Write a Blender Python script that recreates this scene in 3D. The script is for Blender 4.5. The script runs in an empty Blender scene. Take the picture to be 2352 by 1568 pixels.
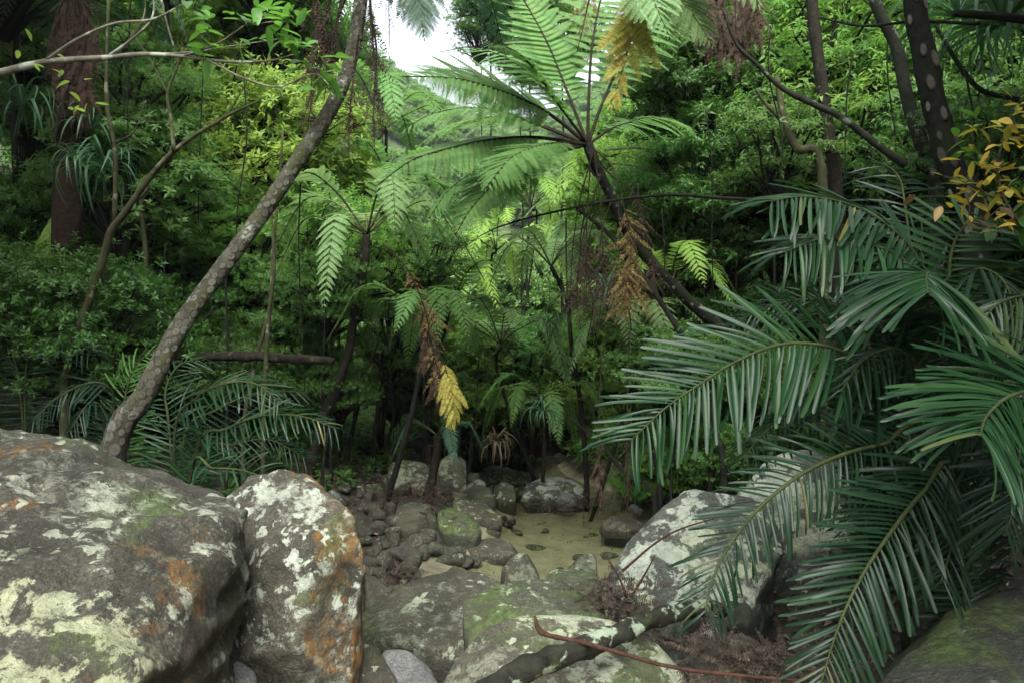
import bpy, bmesh, math, random
import numpy as np
from mathutils import Vector, Matrix, noise

random.seed(7); rng = np.random.default_rng(7)
SC = bpy.context.scene
COL = SC.collection
R = math.radians

# ------------------------------------------------------------------ camera, sky, sun, exposure
ZC, FPX = 2.2, 1568.0                       # eye height above the water; focal length in units of a 2352 wide picture
cam_d = bpy.data.cameras.new('camera'); cam = bpy.data.objects.new('camera', cam_d); COL.objects.link(cam)
cam.location = (0, 0, ZC); cam.rotation_euler = (R(90), 0, 0)
cam_d.lens = 24; cam_d.sensor_width = 36; cam_d.clip_end = 2000; cam_d.clip_start = 0.05
SC.camera = cam

SUN_EL, SUN_ROT = R(50), R(186)
W = bpy.data.worlds.new('World'); SC.world = W; W.use_nodes = True
wn, wl = W.node_tree.nodes, W.node_tree.links
wn.clear()
sky = wn.new('ShaderNodeTexSky'); sky.sky_type = 'NISHITA'; sky.sun_disc = False
sky.sun_elevation = SUN_EL; sky.sun_rotation = SUN_ROT; sky.air_density = 1.0; sky.dust_density = 3.0
mixw = wn.new('ShaderNodeMixRGB'); mixw.inputs[0].default_value = 0.88
mixw.inputs[2].default_value = (2.5, 2.58, 2.72, 1)          # a closed pale cloud deck
bg = wn.new('ShaderNodeBackground'); bg.inputs[1].default_value = 0.07
wo = wn.new('ShaderNodeOutputWorld')
wl.new(sky.outputs[0], mixw.inputs[1]); wl.new(mixw.outputs[0], bg.inputs[0]); wl.new(bg.outputs[0], wo.inputs[0])

sun_d = bpy.data.lights.new('sun', 'SUN'); sun_d.energy = 1.5; sun_d.angle = R(50); sun_d.color = (1.0, 0.985, 0.95)
sun = bpy.data.objects.new('sun', sun_d); COL.objects.link(sun); sun.location = (0, 0, 40)
sd = Vector((math.sin(SUN_ROT) * math.cos(SUN_EL), math.cos(SUN_ROT) * math.cos(SUN_EL), math.sin(SUN_EL)))
sun.rotation_euler = sd.to_track_quat('Z', 'Y').to_euler()

vs = SC.view_settings
vs.view_transform = 'Standard'; vs.look = 'None'; vs.gamma = 1; vs.use_curve_mapping = False
vs.exposure = 3.08
SC.render.engine = 'CYCLES'
cy = SC.cycles
cy.max_bounces = 7; cy.diffuse_bounces = 4; cy.glossy_bounces = 2; cy.transmission_bounces = 3; cy.transparent_max_bounces = 8
cy.use_denoising = True; cy.use_adaptive_sampling = True; cy.adaptive_threshold = 0.02; cy.sample_clamp_indirect = 4
cy.caustics_reflective = False; cy.caustics_refractive = False

# ------------------------------------------------------------------ helpers
def P(px, py, Y):
    """a point of the place: bearing and height read off the photograph (2352 wide), Y metres ahead"""
    return Vector(((px - 1176) / FPX * Y, Y, ZC - (py - 784) / FPX * Y))

def mesh_np(name, V, F, smooth=True, mat=None):
    V = np.asarray(V, dtype=np.float32); F = np.asarray(F, dtype=np.int32)
    me = bpy.data.meshes.new(name)
    me.vertices.add(len(V)); me.vertices.foreach_set('co', V.ravel())
    me.loops.add(F.size); me.loops.foreach_set('vertex_index', F.ravel())
    me.polygons.add(len(F)); me.polygons.foreach_set('loop_start', np.arange(0, F.size, 3, dtype=np.int32))
    me.polygons.foreach_set('use_smooth', np.full(len(F), smooth, dtype=bool))
    me.update(calc_edges=True)
    if mat: me.materials.append(mat)
    return me

def link(name, data, parent=None, mat=None):
    o = bpy.data.objects.new(name, data); COL.objects.link(o)
    if parent: o.parent = parent
    if mat and data is not None:
        if not data.materials: data.materials.append(mat)
        elif data.materials[0] != mat:
            o.material_slots[0].link = 'OBJECT'; o.material_slots[0].material = mat
    return o

def tag(o, label=None, cat=None, group=None, kind=None):
    if label: o['label'] = label
    if cat: o['category'] = cat
    if group: o['group'] = group
    if kind: o['kind'] = kind
    return o

def thing(name, loc, label, cat, group=None):
    o = bpy.data.objects.new(name, None); COL.objects.link(o); o.location = loc; o.empty_display_size = 0.2
    return tag(o, label, cat, group)

class Geo:
    def __init__(s): s.V = []; s.F = []; s.n = 0
    def add(s, V, F):
        V = np.asarray(V, float); F = np.asarray(F, int)
        s.V.append(V); s.F.append(F + s.n); s.n += len(V); return s
    def inst(s, T, TF, M3, L):
        """template T,TF at N frames (M3: N,3,3 columns = axes; L: N,3)"""
        M3 = np.asarray(M3); L = np.asarray(L)
        V = np.einsum('nij,kj->nki', M3, T) + L[:, None, :]
        N, k = len(L), len(T)
        F = (TF[None] + (np.arange(N) * k)[:, None, None]).reshape(-1, 3)
        return s.add(V.reshape(-1, 3), F)
    def mesh(s, name, smooth=True, mat=None): return mesh_np(name, np.vstack(s.V), np.vstack(s.F), smooth, mat)

def catmull(pts, n):
    p = np.array([list(q) for q in pts], float)
    if len(p) == 2:
        t = np.linspace(0, 1, n)[:, None]; return p[0] * (1 - t) + p[1] * t
    p = np.vstack([2 * p[0] - p[1], p, 2 * p[-1] - p[-2]])
    m = len(p) - 3; out = []
    for u in np.linspace(0, m - 1e-6, n):
        i = int(u); t = u - i
        a, b, c, d = p[i], p[i + 1], p[i + 2], p[i + 3]
        out.append(0.5 * (2 * b + (c - a) * t + (2 * a - 5 * b + 4 * c - d) * t * t + (3 * b - a - 3 * c + d) * t ** 3))
    return np.array(out)

def tube(path, radii, seg=8, rough=0.0, freq=3.0, seed=0.0):
    Pp = np.asarray(path, float); n = len(Pp)
    rad = np.interp(np.linspace(0, 1, n), np.linspace(0, 1, len(radii)), radii)
    T = np.gradient(Pp, axis=0); T /= np.linalg.norm(T, axis=1)[:, None] + 1e-9
    u = np.cross(T[0], (0.31, 0.2, 0.93)); 
    if np.linalg.norm(u) < 0.1: u = np.cross(T[0], (1, 0, 0))
    u /= np.linalg.norm(u)
    V = []
    for i in range(n):
        u = u - T[i] * np.dot(u, T[i]); u /= np.linalg.norm(u) + 1e-9
        w = np.cross(T[i], u)
        for k in range(seg):
            a = 2 * math.pi * k / seg
            d = u * math.cos(a) + w * math.sin(a)
            r = rad[i]
            if rough: r *= 1 + rough * noise.noise(Vector(Pp[i] * freq + d * 0.8 + seed))
            V.append(Pp[i] + d * r)
    F = []
    for i in range(n - 1):
        for k in range(seg):
            a, b = i * seg + k, i * seg + (k + 1) % seg
            c, d = a + seg, b + seg
            F += [(a, b, d), (a, d, c)]
    V.append(Pp[0]); V.append(Pp[-1]); e0, e1 = n * seg, n * seg + 1
    for k in range(seg):
        F.append((e0, (k + 1) % seg, k)); F.append((e1, (n - 1) * seg + k, (n - 1) * seg + (k + 1) % seg))
    return np.array(V), np.array(F)

def unit(v): return v / (np.linalg.norm(v, axis=-1, keepdims=True) + 1e-9)

def frames_from_axis(A, twist):
    """N frames whose Z is the axis A"""
    A = unit(A); ref = np.where(np.abs(A[:, 2:3]) > 0.9, np.array([[1., 0, 0]]), np.array([[0, 0, 1.]]))
    X = unit(np.cross(ref, A)); Y = np.cross(A, X)
    c, s = np.cos(twist)[:, None], np.sin(twist)[:, None]
    return np.stack([X * c + Y * s, -X * s + Y * c, A], axis=2)

# ------------------------------------------------------------------ materials
def newmat(name):
    m = bpy.data.materials.new(name); m.use_nodes = True
    nt = m.node_tree; nt.nodes.clear()
    out = nt.nodes.new('ShaderNodeOutputMaterial')
    return m, nt, out
class N:
    def __init__(s, nt): s.nt = nt
    def __call__(s, typ, **kw):
        n = s.nt.nodes.new('ShaderNode' + typ)
        for k, v in kw.items(): setattr(n, k, v)
        return n
    def l(s, a, b): s.nt.links.new(a, b)
    def noise(s, vec, scale, detail=4, rough=0.55, dist=0.0):
        n = s('TexNoise'); n.inputs['Scale'].default_value = scale; n.inputs['Detail'].default_value = detail
        n.inputs['Roughness'].default_value = rough; n.inputs['Distortion'].default_value = dist
        if vec is not None: s.l(vec, n.inputs['Vector'])
        return n.outputs['Fac']
    def ramp(s, fac, stops):
        r = s('ValToRGB'); e = r.color_ramp.elements
        while len(e) < len(stops): e.new(0.5)
        for i, (p, c) in enumerate(stops):
            e[i].position = p; e[i].color = (c, c, c, 1) if not hasattr(c, '__len__') else (*c, 1)
        s.l(fac, r.inputs[0]); return r.outputs[0]
    def mix(s, fac, a, b, mode='MIX'):
        m = s('MixRGB', blend_type=mode)
        for i, x in enumerate((fac, a, b)):
            if hasattr(x, 'default_value') or hasattr(x, 'is_linked'): s.l(x, m.inputs[i])
            elif i == 0: m.inputs[0].default_value = x
            else: m.inputs[i].default_value = (*x, 1)
        return m.outputs[0]
    def math(s, op, a, b=0.0):
        m = s('Math', operation=op)
        for i, x in enumerate((a, b)):
            if hasattr(x, 'is_linked'): s.l(x, m.inputs[i])
            else: m.inputs[i].default_value = x
        return m.outputs[0]

def leaf_mat(name, stops, trans=0.35, tcol=(0.22, 0.42, 0.05), rough=0.48, spec=0.32, objvar=0.3):
    m, nt, out = newmat(name); n = N(nt)
    geo = n('NewGeometry'); oi = n('ObjectInfo')
    f = n.math('ADD', n.math('MULTIPLY', geo.outputs['Random Per Island'], 1 - objvar), n.math('MULTIPLY', oi.outputs['Random'], objvar))
    col = n.ramp(f, stops)
    hsv = n('HueSaturation')
    n.l(n.math('ADD', n.math('MULTIPLY', oi.outputs['Random'], 0.04), 0.48), hsv.inputs['Hue'])
    n.l(col, hsv.inputs['Color']); col = hsv.outputs[0]
    b = n('BsdfPrincipled'); n.l(col, b.inputs['Base Color'])
    b.inputs['Roughness'].default_value = rough; b.inputs['Specular IOR Level'].default_value = spec
    t = n('BsdfTranslucent'); n.l(n.mix(0.5, col, tcol), t.inputs['Color'])
    mx = n('MixShader'); mx.inputs[0].default_value = trans
    n.l(b.outputs[0], mx.inputs[1]); n.l(t.outputs[0], mx.inputs[2]); n.l(mx.outputs[0], out.inputs[0])
    return m

def bark_mat(name, dark, light, spot=None, spot_amt=0.5, scale=14.0, moss=None):
    m, nt, out = newmat(name); n = N(nt)
    tc = n('TexCoord'); v = tc.outputs['Object']
    a = n.noise(v, scale, 6, 0.65); col = n.ramp(a, [(0.3, dark), (0.72, light)])
    if spot:
        s1 = n.noise(v, scale * 0.7, 5, 0.6)
        col = n.mix(n.ramp(s1, [(spot_amt, 0.0), (spot_amt + 0.05, 1.0)]), col, spot)
    if moss:
        s2 = n.noise(v, 3.0, 6, 0.6); col = n.mix(n.ramp(s2, [(0.52, 0.0), (0.64, 0.85)]), col, moss)
    b = n('BsdfPrincipled'); n.l(col, b.inputs['Base Color']); b.inputs['Roughness'].default_value = 0.9; b.inputs['Specular IOR Level'].default_value = 0.12
    bp = n('Bump'); bp.inputs['Strength'].default_value = 0.6; bp.inputs['Distance'].default_value = 0.02
    n.l(n.noise(v, scale * 2.2, 6, 0.7), bp.inputs['Height']); n.l(bp.outputs[0], b.inputs['Normal'])
    n.l(b.outputs[0], out.inputs[0]); return m

def plain_var(name, stops, rough=0.8, trans=0.0):
    m, nt, out = newmat(name); n = N(nt)
    geo = n('NewGeometry'); oi = n('ObjectInfo')
    f = n.math('FRACT', n.math('ADD', geo.outputs['Random Per Island'], oi.outputs['Random']))
    col = n.ramp(f, stops)
    b = n('BsdfPrincipled'); n.l(col, b.inputs['Base Color']); b.inputs['Roughness'].default_value = rough
    if trans:
        t = n('BsdfTranslucent'); n.l(col, t.inputs['Color']); mx = n('MixShader'); mx.inputs[0].default_value = trans
        n.l(b.outputs[0], mx.inputs[1]); n.l(t.outputs[0], mx.inputs[2]); n.l(mx.outputs[0], out.inputs[0])
    else: n.l(b.outputs[0], out.inputs[0])
    return m

def rock_mat(name, dark, mid, light, lichen=0.55, moss=0.0, orange=0.0, lcol=(0.40, 0.44, 0.36), scale=1.0, rough=0.8, orange_dir=None, stain=0.5, lscale=1.0):
    m, nt, out = newmat(name); n = N(nt)
    tc = n('TexCoord'); oi = n('ObjectInfo'); geo = n('NewGeometry')
    off = n('VectorMath', operation='ADD')
    cx = n('CombineXYZ'); r100 = n.math('MULTIPLY', oi.outputs['Random'], 57.0)
    for i in range(3): n.l(r100, cx.inputs[i])
    n.l(tc.outputs['Object'], off.inputs[0]); n.l(cx.outputs[0], off.inputs[1]); v = off.outputs[0]
    sep = n('SeparateXYZ'); n.l(geo.outputs['Normal'], sep.inputs[0]); up = sep.outputs['Z']
    a = n.noise(v, 3.0 * scale, 12, 0.74, 0.5)
    col = n.ramp(a, [(0.32, dark), (0.5, mid), (0.68, light)])
    # mineral grain
    g = n.noise(v, 85 * scale, 3, 0.6); col = n.mix(n.ramp(g, [(0.42, 0.55), (0.6, 0.0)]), col, tuple(c * 0.35 for c in mid))
    g2 = n.noise(v, 48 * scale, 4, 0.7); col = n.mix(n.ramp(g2, [(0.56, 0.0), (0.7, 0.45)]), col, tuple(min(1, c * 1.35 + 0.04) for c in light))
    # run-off stains
    if stain:
        mp = n('Mapping'); mp.inputs['Scale'].default_value = (1.0, 1.0, 0.45); n.l(v, mp.inputs[0])
        st = n.noise(mp.outputs[0], 2.6 * scale, 6, 0.6); col = n.mix(n.math('MULTIPLY', n.ramp(st, [(0.48, 0.0), (0.66, 1.0)]), stain), col, tuple(c * 0.55 for c in dark))
    if orange:
        o1 = n.noise(v, 1.7 * scale, 8, 0.7); f = n.ramp(o1, [(0.62 - 0.2 * orange, 0.0), (0.72 - 0.2 * orange, 1.0)])
        if orange_dir:
            dt = n('VectorMath', operation='DOT_PRODUCT'); n.l(geo.outputs['Normal'], dt.inputs[0]); dt.inputs[1].default_value = orange_dir
            f = n.math('MULTIPLY', f, n.ramp(dt.outputs['Value'], [(0.55, 0.0), (0.85, 1.0)]))
        f = n.math('MULTIPLY', f, n.ramp(n.noise(v, 22 * scale, 5, 0.7), [(0.38, 0.15), (0.6, 0.9)]))
        col = n.mix(f, col, (0.23, 0.105, 0.02))
    if moss:
        ms = n.noise(v, 2.4 * scale, 8, 0.68)
        f = n.math('MULTIPLY', n.ramp(ms, [(0.60 - 0.22 * moss, 0.0), (0.72 - 0.22 * moss, 0.9)]), n.ramp(up, [(0.1, 0.15), (0.75, 1.0)]))
        mc = n.ramp(n.noise(v, 30, 4), [(0.35, (0.035, 0.055, 0.018)), (0.65, (0.085, 0.12, 0.035))])
        col = n.mix(f, col, mc)
    if lichen:
        l1 = n.noise(v, 2.9 * scale * lscale, 12, 0.72, 0.25); big = n.noise(v, 0.9 * scale * lscale, 2, 0.5)
        s = n.math('ADD', n.math('MULTIPLY', l1, 0.72), n.math('MULTIPLY', big, 0.28))
        th = 0.68 - 0.2 * lichen
        f = n.ramp(s, [(th, 0.0), (th + 0.022, 1.0)])
        vo = n('TexVoronoi'); vo.inputs['Scale'].default_value = 11 * scale; vo.inputs['Randomness'].default_value = 1
        wv = n('VectorMath', operation='ADD'); nz = n('TexNoise'); nz.inputs['Scale'].default_value = 14; nz.inputs['Detail'].default_value = 8
        n.l(v, nz.inputs['Vector']); sc_ = n('VectorMath', operation='SCALE'); n.l(nz.outputs['Color'], sc_.inputs[0]); sc_.inputs['Scale'].default_value = 0.17
        n.l(v, wv.inputs[0]); n.l(sc_.outputs[0], wv.inputs[1]); n.l(wv.outputs[0], vo.inputs['Vector'])
        spots = n.math('MULTIPLY', n.ramp(vo.outputs['Distance'], [(0.24, 1.0), (0.29, 0.0)]), n.ramp(n.noise(v, 1.9 * scale, 3), [(0.52, 0.0), (0.56, 1.0)]))
        f = n.math('MAXIMUM', f, spots)
        crust = n.ramp(n.math('ADD', n.math('MULTIPLY', n.noise(v, 17 * scale, 8, 0.8), 0.6), n.math('MULTIPLY', n.noise(v, 2.1 * scale, 4, 0.6), 0.4)), [(0.53, 0.0), (0.57, 0.4)])
        f = n.math('MAXIMUM', f, crust)
        fine = n.ramp(n.noise(v, 26 * scale, 6, 0.75), [(0.36, 0.35), (0.52, 1.0)])
        f = n.math('MULTIPLY', n.math('MULTIPLY', f, fine), n.ramp(up, [(-0.35, 0.25), (0.2, 0.92)]))
        lc = n.ramp(n.noise(v, 5 * scale, 6, 0.7), [(0.3, tuple(c * 0.55 for c in lcol)), (0.55, lcol), (0.75, (lcol[0] * 1.25, lcol[1] * 1.22, lcol[2] * 1.2))])
        ygf = n.ramp(n.noise(v, 0.8 * scale, 3), [(0.56, 0.0), (0.66, 0.3)])
        lc = n.mix(ygf, lc, (0.36, 0.38, 0.14))
        col = n.mix(f, col, lc)
    b = n('BsdfPrincipled'); n.l(col, b.inputs['Base Color']); b.inputs['Roughness'].default_value = rough; b.inputs['Specular IOR Level'].default_value = 0.25
    bp = n('Bump'); bp.inputs['Strength'].default_value = 0.9; bp.inputs['Distance'].default_value = 0.05
    h = n.math('ADD', n.math('MULTIPLY', n.noise(v, 9 * scale, 9, 0.7), 1.0), n.math('MULTIPLY', n.noise(v, 60 * scale, 6, 0.75), 0.3))
    mg = n.noise(v, 3.2 * scale, 7, 0.62, 0.6)              # fissures
    crack = n.ramp(n.math('ABSOLUTE', n.math('SUBTRACT', mg, 0.5)), [(0.0, 0.0), (0.03, 1.0)])
    h = n.math('ADD', h, n.math('MULTIPLY', crack, 0.12))
    n.l(h, bp.inputs['Height']); n.l(bp.outputs[0], b.inputs['Normal'])
    n.l(b.outputs[0], out.inputs[0]); return m

G = {}
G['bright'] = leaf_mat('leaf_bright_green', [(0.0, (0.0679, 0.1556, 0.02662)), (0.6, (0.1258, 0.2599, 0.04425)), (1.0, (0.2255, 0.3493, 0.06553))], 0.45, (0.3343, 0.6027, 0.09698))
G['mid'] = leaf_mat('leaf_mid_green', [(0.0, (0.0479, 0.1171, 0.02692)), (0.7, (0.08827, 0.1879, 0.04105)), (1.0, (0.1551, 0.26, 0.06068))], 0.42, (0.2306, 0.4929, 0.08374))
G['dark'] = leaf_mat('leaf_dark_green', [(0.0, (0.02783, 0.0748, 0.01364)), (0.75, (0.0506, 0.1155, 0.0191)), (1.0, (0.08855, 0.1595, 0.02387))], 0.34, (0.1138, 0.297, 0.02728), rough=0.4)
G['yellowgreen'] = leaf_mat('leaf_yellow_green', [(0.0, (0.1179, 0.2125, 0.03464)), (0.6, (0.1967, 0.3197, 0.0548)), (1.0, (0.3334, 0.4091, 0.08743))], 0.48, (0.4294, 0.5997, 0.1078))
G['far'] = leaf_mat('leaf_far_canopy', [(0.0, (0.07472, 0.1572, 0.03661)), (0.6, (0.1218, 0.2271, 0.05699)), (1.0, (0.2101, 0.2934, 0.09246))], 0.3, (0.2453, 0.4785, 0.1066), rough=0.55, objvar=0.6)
G['fern'] = leaf_mat('fern_green', [(0.0, (0.06697, 0.1487, 0.04143)), (0.6, (0.1117, 0.2291, 0.06054)), (1.0, (0.1651, 0.2877, 0.08335))], 0.42, (0.2592, 0.5045, 0.1162), rough=0.55, spec=0.25)
G['fern_pale'] = leaf_mat('fern_pale_green', [(0.0, (0.1058, 0.1815, 0.06794)), (0.6, (0.1631, 0.2672, 0.1017)), (1.0, (0.2286, 0.3326, 0.134))], 0.38, (0.3021, 0.4913, 0.1507), rough=0.55, spec=.25)
G['fern_lime'] = leaf_mat('fern_lime_green', [(0.0, (0.1609, 0.2899, 0.05335)), (0.6, (0.2381, 0.3994, 0.07687)), (1.0, (0.3247, 0.486, 0.1098))], 0.45, (0.4451, 0.7031, 0.1334), rough=0.55, spec=.25)
G['fern_dark'] = leaf_mat('fern_dark_green', [(0.0, (0.02, 0.06, 0.03)), (0.6, (0.035, 0.09, 0.045)), (1.0, (0.06, 0.13, 0.06))], 0.25, (0.1, 0.25, 0.08), rough=0.45)
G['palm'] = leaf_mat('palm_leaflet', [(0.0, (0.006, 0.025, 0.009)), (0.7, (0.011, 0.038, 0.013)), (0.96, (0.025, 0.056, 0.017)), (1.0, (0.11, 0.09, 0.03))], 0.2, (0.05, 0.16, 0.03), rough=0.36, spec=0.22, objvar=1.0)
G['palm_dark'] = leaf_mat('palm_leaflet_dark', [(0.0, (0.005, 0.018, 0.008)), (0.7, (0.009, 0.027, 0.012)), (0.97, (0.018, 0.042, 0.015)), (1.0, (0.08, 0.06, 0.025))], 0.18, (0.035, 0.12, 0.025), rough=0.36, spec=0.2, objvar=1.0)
G['strap'] = leaf_mat('strap_leaf', [(0.0, (0.03, 0.08, 0.04)), (0.6, (0.05, 0.12, 0.055)), (1.0, (0.10, 0.16, 0.06))], 0.25, (0.1, 0.26, 0.07), rough=0.4)
G['bigleaf'] = leaf_mat('big_leaf', [(0.0, (0.05, 0.15, 0.03)), (0.6, (0.08, 0.22, 0.035)), (1.0, (0.16, 0.30, 0.05))], 0.4, (0.22, 0.5, 0.06), rough=0.35, objvar=1.0)
G['autumn'] = leaf_mat('yellowing_leaf', [(0.0, (0.05, 0.11, 0.02)), (0.25, (0.20, 0.22, 0.025)), (0.6, (0.36, 0.27, 0.03)), (0.85, (0.34, 0.20, 0.03)), (1.0, (0.16, 0.07, 0.03))], 0.35, (0.5, 0.38, 0.04), rough=0.45, objvar=1.0)
G['dead'] = plain_var('dead_frond_brown', [(0.0, (0.02303, 0.0126, 0.0084)), (0.6, (0.04935, 0.0245, 0.014)), (1.0, (0.07896, 0.042, 0.0224))], 0.85, 0.2)
G['dead_dark'] = plain_var('dead_frond_dark', [(0.0, (0.01203, 0.0088, 0.0072)), (0.6, (0.02632, 0.016, 0.0112)), (1.0, (0.04512, 0.0264, 0.016))], 0.9, 0.15)
G['gold'] = plain_var('dying_frond_yellow', [(0.0, (0.2256, 0.168, 0.042)), (0.6, (0.4286, 0.372, 0.06)), (1.0, (0.4061, 0.444, 0.084))], 0.7, 0.45)
G['ochre'] = plain_var('dying_frond_ochre', [(0.0, (0.04653, 0.0264, 0.0154)), (0.5, (0.1241, 0.0715, 0.0264)), (0.85, (0.2482, 0.165, 0.044)), (1.0, (0.3102, 0.286, 0.055))], 0.75, 0.4)
G['straw'] = plain_var('dry_straw', [(0.0, (0.16, 0.12, 0.07)), (1.0, (0.34, 0.28, 0.18))], 0.85, 0.25)
G['litter'] = plain_var('leaf_litter_brown', [(0.0, (0.022, 0.016, 0.011)), (0.5, (0.055, 0.037, 0.022)), (0.9, (0.10, 0.068, 0.038)), (1.0, (0.17, 0.125, 0.075))], 0.75)
G['stipe'] = bark_mat('frond_stalk', (0.03, 0.035, 0.016), (0.09, 0.10, 0.035), scale=8)
G['stipe_dark'] = bark_mat('frond_stalk_dark', (0.01104, 0.009, 0.006), (0.03312, 0.027, 0.015), scale=8)
G['rachis'] = bark_mat('palm_stalk', (0.018, 0.028, 0.010), (0.05, 0.06, 0.022), scale=8)
G['redstem'] = bark_mat('fallen_stalk_red_brown', (0.022, 0.012, 0.009), (0.075, 0.036, 0.024), scale=26)
G['bark_dark'] = bark_mat('dark_trunk_bark', (0.004508, 0.0049, 0.0042), (0.01803, 0.0196, 0.014), scale=16, spot=(0.03864, 0.042, 0.0294), spot_amt=0.64, moss=(0.01417, 0.0196, 0.0077))
G['bark_brown'] = bark_mat('fibrous_brown_bark', (0.006624, 0.006, 0.0042), (0.02539, 0.0228, 0.015), scale=18, spot=(0.0414, 0.0432, 0.0288), spot_amt=0.6)
G['bark_grey'] = bark_mat('grey_bark', (0.01196, 0.01365, 0.0091), (0.03947, 0.0442, 0.03055), spot=(0.1555, 0.1755, 0.143), spot_amt=0.6, scale=10)
G['bark_tan'] = bark_mat('tan_branch_bark', (0.01674, 0.0175, 0.0091), (0.06118, 0.0616, 0.0308), spot=(0.1352, 0.14, 0.084), spot_amt=0.58, scale=9, moss=(0.04508, 0.056, 0.0175))
G['bark_pale'] = bark_mat('pale_branch_bark', (0.08, 0.075, 0.055), (0.22, 0.21, 0.16), spot=(0.34, 0.36, 0.30), spot_amt=0.55, scale=9)
G['bark_shag'] = bark_mat('shaggy_red_brown_bark', (0.007176, 0.0052, 0.0039), (0.03588, 0.0234, 0.0156), scale=26)
G['bark_lichen'] = bark_mat('lichen_log_bark', (0.005888, 0.0064, 0.0048), (0.02944, 0.0304, 0.0208), spot=(0.1914, 0.232, 0.168), spot_amt=0.56, scale=15, moss=(0.04416, 0.056, 0.0144))
G['bark_scar'] = bark_mat('scarred_trunk_bark', (0.01766, 0.0176, 0.0128), (0.08096, 0.08, 0.0576), spot=(0.1914, 0.216, 0.16), spot_amt=0.57, scale=9, moss=(0.04416, 0.052, 0.016))
def scar_mat():
    m, nt, out = newmat('leaf_scar'); n = N(nt); tc = n('TexCoord'); oi = n('ObjectInfo')
    v = tc.outputs['Object']
    base = n.ramp(oi.outputs['Random'], [(0.0, (0.12, 0.108, 0.074)), (0.35, (0.24, 0.222, 0.16)), (0.7, (0.34, 0.325, 0.245)), (0.85, (0.27, 0.275, 0.17)), (1.0, (0.46, 0.49, 0.40))])
    d = n('VectorMath', operation='LENGTH'); mp = n('Mapping'); mp.inputs['Scale'].default_value = (1.0, 1.0, 0); n.l(v, mp.inputs[0]); n.l(mp.outputs[0], d.inputs[0])
    ring = n.ramp(n.math('ADD', d.outputs['Value'], n.math('MULTIPLY', n.math('SUBTRACT', n.noise(v, 2.5, 5), 0.5), 0.7)), [(0.2, 0.75), (0.55, 1.0), (0.8, 0.8), (1.0, 0.25)])
    col = n.mix(1.0, base, ring, 'MULTIPLY')
    col = n.mix(n.ramp(n.noise(v, 3.5, 6, 0.7), [(0.5, 0.0), (0.68, 0.7)]), col, (0.035, 0.03, 0.02))
    b = n('BsdfPrincipled'); n.l(col, b.inputs['Base Color']); b.inputs['Roughness'].default_value = 0.9
    bp = n('Bump'); bp.inputs['Distance'].default_value = 0.3; n.l(n.noise(v, 5, 6, 0.7), bp.inputs['Height']); n.l(bp.outputs[0], b.inputs['Normal'])
    n.l(b.outputs[0], out.inputs[0]); return m
G['scar'] = scar_mat()

K = {}
K['slab'] = rock_mat('granite_lichen_slab', (0.02, 0.0208, 0.0152), (0.0512, 0.0512, 0.0376), (0.1072, 0.1008, 0.0752), lichen=0.74, moss=0.3, orange=0.2, lcol=(0.31, 0.335, 0.25), lscale=1.8)
K['upright'] = rock_mat('granite_upright', (0.02378, 0.02378, 0.01722), (0.06068, 0.05904, 0.04182), (0.1353, 0.123, 0.08856), lichen=0.76, moss=0.2, orange=1.0, orange_dir=(0.86, 0.12, 0.5), lcol=(0.37, 0.41, 0.33), lscale=2.0)
K['green'] = rock_mat('rock_olive', (0.02746, 0.02962, 0.02023), (0.05635, 0.05635, 0.03829), (0.1011, 0.09537, 0.06864), lichen=0.6, lscale=1.6, moss=0.4, lcol=(0.27, 0.31, 0.22))
K['mossy'] = rock_mat('rock_mossy', (0.03251, 0.03613, 0.02384), (0.06502, 0.06864, 0.04479), (0.1084, 0.112, 0.07586), lichen=0.62, moss=0.8, lcol=(0.26, 0.31, 0.21))
K['pale'] = rock_mat('rock_pale_dome', (0.04335, 0.04335, 0.03107), (0.0867, 0.08309, 0.0578), (0.1445, 0.1337, 0.09758), lichen=0.80, lscale=1.8, moss=0.55, lcol=(0.33, 0.36, 0.26))
K['grey'] = rock_mat('rock_bare_grey', (0.075, 0.078, 0.074), (0.14, 0.143, 0.135), (0.22, 0.22, 0.205), lichen=0.0, moss=0.0, stain=0.3)
K['lichen'] = rock_mat('rock_grey_lichen', (0.0306, 0.034, 0.0289), (0.0595, 0.06545, 0.0561), (0.1062, 0.1148, 0.09775), lichen=0.95, moss=0.3, lcol=(0.31, 0.35, 0.28), lscale=1.6)
K['brown'] = rock_mat('rock_brown', (0.032, 0.03, 0.022), (0.072, 0.066, 0.049), (0.13, 0.117, 0.088), lichen=0.3, moss=0.3, lcol=(0.27, 0.29, 0.22))
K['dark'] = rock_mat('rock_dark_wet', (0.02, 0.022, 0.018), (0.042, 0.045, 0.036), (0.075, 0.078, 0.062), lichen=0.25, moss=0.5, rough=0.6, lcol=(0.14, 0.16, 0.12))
K['cobble'] = rock_mat('cobble', (0.044, 0.043, 0.034), (0.092, 0.088, 0.069), (0.165, 0.156, 0.125), lichen=0.28, moss=0.35, scale=2.2, lcol=(0.25, 0.28, 0.2))

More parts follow.
